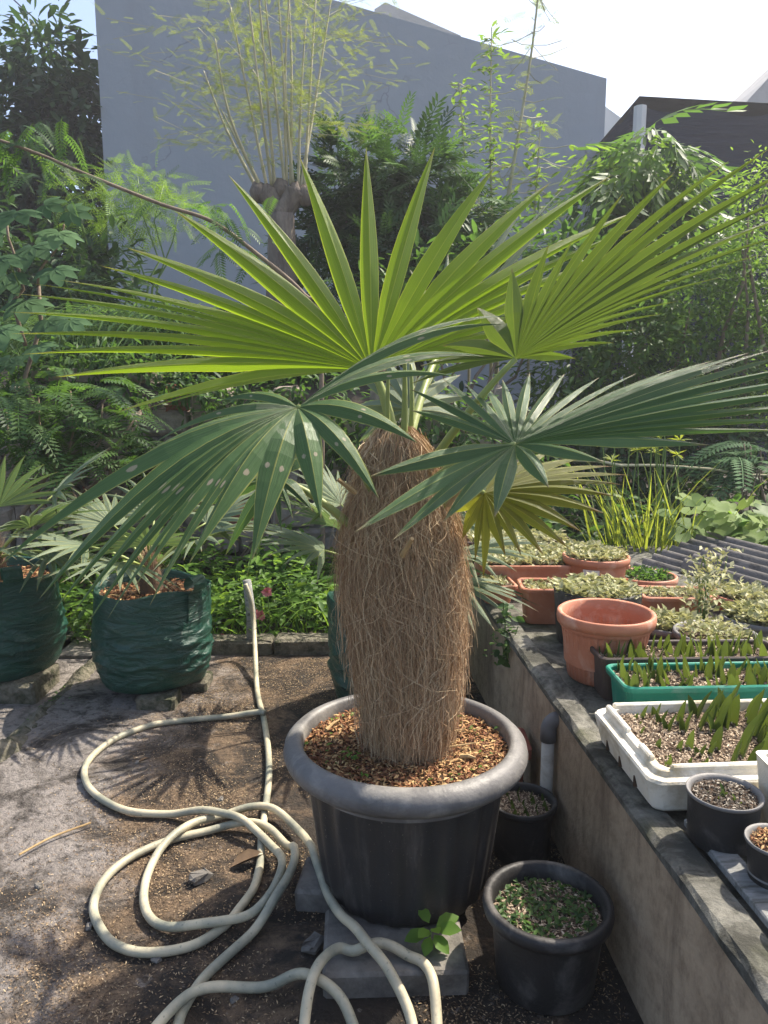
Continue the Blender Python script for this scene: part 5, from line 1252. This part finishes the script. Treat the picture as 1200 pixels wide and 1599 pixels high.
# big-leaved tree before the shade net
TPb = t_pinnate(6, .44, .22, .7, .55, .3, 52)
bs = [bl(1010, 250, 8.2, .34, .4, .30), bl(960, 280, 8.2, .33, .4, .30), bl(1050, 298, 8.2, .26, .4, .32), bl(990, 330, 8.1, .5, .4, .45), bl(930, 360, 8.0, .4, .4, .35), bl(1040, 380, 8.0, .5, .4, .4), bl(960, 420, 7.9, .6, .4, .4)]
base = at(990, 600, 8.1); base[2] = terr(base[0], 8.1) - .03
plant('broadleaf_tree', 'bushy tree with large lobed drooping leaves before the black net', 'tree', base, (wood_tree(base, [at(990, 420, 8.1)] + [b[0] for b in bs[:5]], .07), 'bark'), [(crown(TPb, bs, 260, .46, 90, .25, .45, .25, .5), 'leaf_mid'), (crown(TPb, [(b[0] + np.array([0, -.15, .05]), np.array(b[1]) * .9) for b in bs[:4]], 70, .40, 40, .25, .45, .25, .7), 'leaf_bright')])
# hedge masses on the right
for lab, bs, m, n_, sz in (
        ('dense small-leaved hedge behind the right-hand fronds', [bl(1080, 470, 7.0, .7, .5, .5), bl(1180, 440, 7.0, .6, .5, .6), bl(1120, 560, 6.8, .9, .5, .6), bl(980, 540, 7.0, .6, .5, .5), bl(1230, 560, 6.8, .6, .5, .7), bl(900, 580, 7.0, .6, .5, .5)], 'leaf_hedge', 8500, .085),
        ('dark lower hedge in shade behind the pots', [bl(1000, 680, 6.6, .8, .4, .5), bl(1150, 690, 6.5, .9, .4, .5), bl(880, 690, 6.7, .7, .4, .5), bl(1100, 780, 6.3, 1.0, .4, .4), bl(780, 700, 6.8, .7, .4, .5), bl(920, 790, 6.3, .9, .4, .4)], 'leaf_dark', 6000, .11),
        ('pale wispy shrub climbing before the black net', [bl(1170, 330, 6.6, .22, .3, .4), bl(1200, 280, 6.6, .2, .3, .3), bl(1160, 390, 6.6, .3, .3, .25)], 'leaf_bright', 900, .06)):
    c = bs[0][0].copy(); c[2] = terr(c[0], c[1]) - .05
    plant('hedge_shrub', lab, 'shrub', c, ([limb(c + np.array([random.uniform(-.5, .5), 0, 0]), b[0], .03, .008, 6, .05) for b in bs], 'twig'), [(crown(TL, bs, n_, sz, 150, .3, .2, .7, .3), m)])
# bare stick across the shade behind the pots
V, F = limb(at(890, 718, 5.6), at(1200, 742, 5.6), .012, .007, 8, .015); tag(O('bare_stick', V, quads(F), 'bark_pale'), 'bare pale stick lying across the dark hedge behind the pots', 'stick')
# fern-like fronds at the right edge
n_ = 16; p = np.array([at(random.uniform(1130, 1230), random.uniform(690, 730), random.uniform(5.3, 5.8)) for _ in range(n_)]); a = R.random(n_) * 6.28
q = scatter(TPa, p, np.stack([np.cos(a), np.sin(a), R.normal(.15, .2, n_)], 1), np.array([0, -.15, 1.]) + rndn(n_, .15), R.uniform(.3, .42, n_)); base = at(1180, 860, 5.6); base[2] = -.08
plant('arching_shrub', 'arching fern-leaved shrub behind the round-leaved vine', 'shrub', base, ([limb(base, pz, .012, .005, 6, .05) for pz in p[:7]], 'twig'), [(q, 'leaf_bluegreen')])

# ground cover weeds behind the slab
def weeds(name, label, n, xr, yr, hmax, m, size, tm=TL, zfn=None):
    P = np.stack([R.uniform(*xr, n), R.uniform(*yr, n), np.zeros(n)], 1)
    env = .45 + .55 * np.abs(np.sin(P[:, 0] * 4.1 + 1) * np.cos(P[:, 1] * 3.7)); hh = hmax * env * R.random(n) ** .6
    P[:, 2] = (-.05 if zfn is None else zfn(P[:, 0], P[:, 1])) + hh; a = R.random(n) * 6.28
    q = scatter(tm, P, np.stack([np.cos(a), np.sin(a), R.normal(.1, .4, n)], 1), np.array([0, -.2, 1.]) + rndn(n, .4), size * R.uniform(.5, 1.4, n))
    o = O(name, q[0], q[1], m, rnd=q[2], kind='stuff'); tag(o, label, 'weeds')
weeds('weed_cover', 'bright green leafy weeds carpeting the garden behind the slab', 5200, (-2.6, .6), (4.25, 5.5), .62, 'leaf_bright', .075)
weeds('weed_cover', 'darker low weeds between the bright weeds behind the slab', 3600, (-3.4, 1.0), (4.22, 5.55), .5, 'leaf_mid', .07)
weeds('moss_cover', 'thin moss and tiny weeds along the back kerb', 700, (-1.0, .25), (3.98, 4.08), .03, 'leaf_bright', .018)
weeds('verge_weeds', 'small weeds along the mossy slab edge', 500, (-1.62, -1.48), (3.2, 4.1), .05, 'leaf_mid', .02)
weeds('bed_weeds', 'shaded weeds between the raised bed and the hedge', 3800, (.55, 3.6), (4.7, 6.2), .85, 'leaf_mid', .10)
n_ = 700; P = np.stack([R.uniform(-2.4, .5, n_), R.uniform(4.25, 5.3, n_), np.full(n_, -.05)], 1); a = R.random(n_) * 6.28
q = scatter(t_blade(1, .02, 1.1, 5), P, np.stack([np.cos(a), np.sin(a), 0 * a], 1), np.array([0, 0, 1.]) + rndn(n_, .2), R.uniform(.2, .7, n_)); tag(O('weed_grass', q[0], q[1], 'leaf_bright', rnd=q[2], kind='stuff'), 'loose grass blades standing among the garden weeds', 'grass')
# pink flowers
TPt = t_leaf(.1, .1, .6)
for px, py, Y in ((408, 960, 4.23), (397, 956, 4.24), (418, 923, 4.25), (360, 1004, 4.22), (338, 1006, 4.22), (368, 1014, 4.22), (380, 998, 4.23), (347, 995, 4.23)):
    p = at(px, py, Y); b = np.array([p[0] + random.uniform(-.02, .02), Y, -.06]); t = T('pink_flower', b, 'small pink flower blooming among the green weeds', 'flower', 'pink flowers in the weeds')
    V, F = tube([b, (b + p) / 2 + np.array([.01, 0, 0]), p], .003, 5); O('stem', V, quads(F), 'stem_green', t)
    k = 10; a = np.arange(k) * 6.28 / k; q = scatter(TPt, np.repeat((p + np.array([0, -.006, 0]))[None], k, 0), np.stack([np.cos(a), -.5 + 0 * a, np.sin(a)], 1), np.tile([0, -1., .3], (k, 1)), R.uniform(.028, .038, k)); O('petals', q[0], q[1], 'petal_pink', t, rnd=q[2])
    V, F = disc(tuple(p + np.array([0, -.012, 0])), .009, 10, 2, .003); O('heart', V, F, 'flower_heart', t)
# bright sedge clumps behind the pots
for px, Y, n_, lab in ((1010, 4.75, 60, 'bright yellow-green sedge clump with tufted heads behind the bowl'), (968, 4.85, 34, 'second bright sedge clump behind the labelled pot'), (1050, 4.9, 22, 'thin sedge clump beside the round-leaved vine')):
    c = at(px, 880, Y); c[2] = -.05; t = T('sedge_clump', c, lab, 'grass'); a = R.random(n_) * 6.28
    q = scatter(t_blade(1, .020, .38, 6), c + rndn(n_, .06) * np.array([1, 1, 0]), np.stack([np.cos(a), np.sin(a), 0 * a], 1), np.array([0, 0, 1.]) + rndn(n_, .12), R.uniform(.7, 1.2, n_)); O('blades', q[0], q[1], 'leaf_lime', t, rnd=q[2])
    for k in range(5):
        p = c + np.array([random.uniform(-.18, .18), random.uniform(-.1, .1), random.uniform(1.0, 1.3)]); m_ = 14; a = R.random(m_) * 6.28
        q = scatter(t_leaf_s(.2), np.repeat(p[None], m_, 0), np.stack([np.cos(a), np.sin(a), R.normal(.3, .4, m_)], 1), np.array([0, 0, 1.]) + rndn(m_, .3), R.uniform(.04, .09, m_)); O('tuft', q[0], q[1], 'leaf_lime', t, rnd=q[2])
        V, F = tube([c + rndn(1, .04)[0] * np.array([1, 1, 0]), (c + p) / 2, p], .004, 5); O('stalk', V, quads(F), 'stem_green', t)
# round-leaved vine
c = at(1130, 860, 4.75); c[2] = -.05; t = T('round_leaf_vine', c, 'vine with large round pale green leaves behind the corrugated sheets', 'vine')
ends = []
for k in range(64):
    px, py = random.gauss(1140, 42), random.gauss(822, 24); p = at(px, py, random.uniform(4.6, 5.0)); ends.append(p)
    a = random.uniform(0, 6.28); d = np.array([[math.cos(a), math.sin(a) * .6 - .3, -.3]]); q = scatter(t_round(), p[None], d, np.array([[random.uniform(-.3, .3), -.55, 1.]]), random.uniform(.09, .17))
    O('leaf', q[0], q[1], 'leaf_vine' if random.random() < .8 else 'leaf_bright', t, rnd=q[2] * 0 + random.random(), smooth=True)
V, F = cat([limb(c + np.array([random.uniform(-.1, .1), 0, 0]), e, .007, .003, 6, .08) for e in ends[::4]]); O('stem', V, quads(F), 'stem_green', t)

# ------------------------------------------------------------------ added scattering volume standing in for lens flare
m, n, out = new_mat('flare_veil_air'); pv = N(n, 'ShaderNodeVolumePrincipled'); pv.inputs['Color'].default_value = (.95, .96, 1, 1); pv.inputs['Density'].default_value = .0032; pv.inputs['Anisotropy'].default_value = .45
n.links.new(pv.outputs[0], out.inputs['Volume']); MATS['flare_veil_air'] = m
V, F = box(-960, 960, -460, 1460, -1.3, 12.6); o = O('flare_veil', V, quads(F), 'flare_veil_air', kind='stuff'); tag(o, 'added thin veil standing in for lens flare', 'flare_veil')
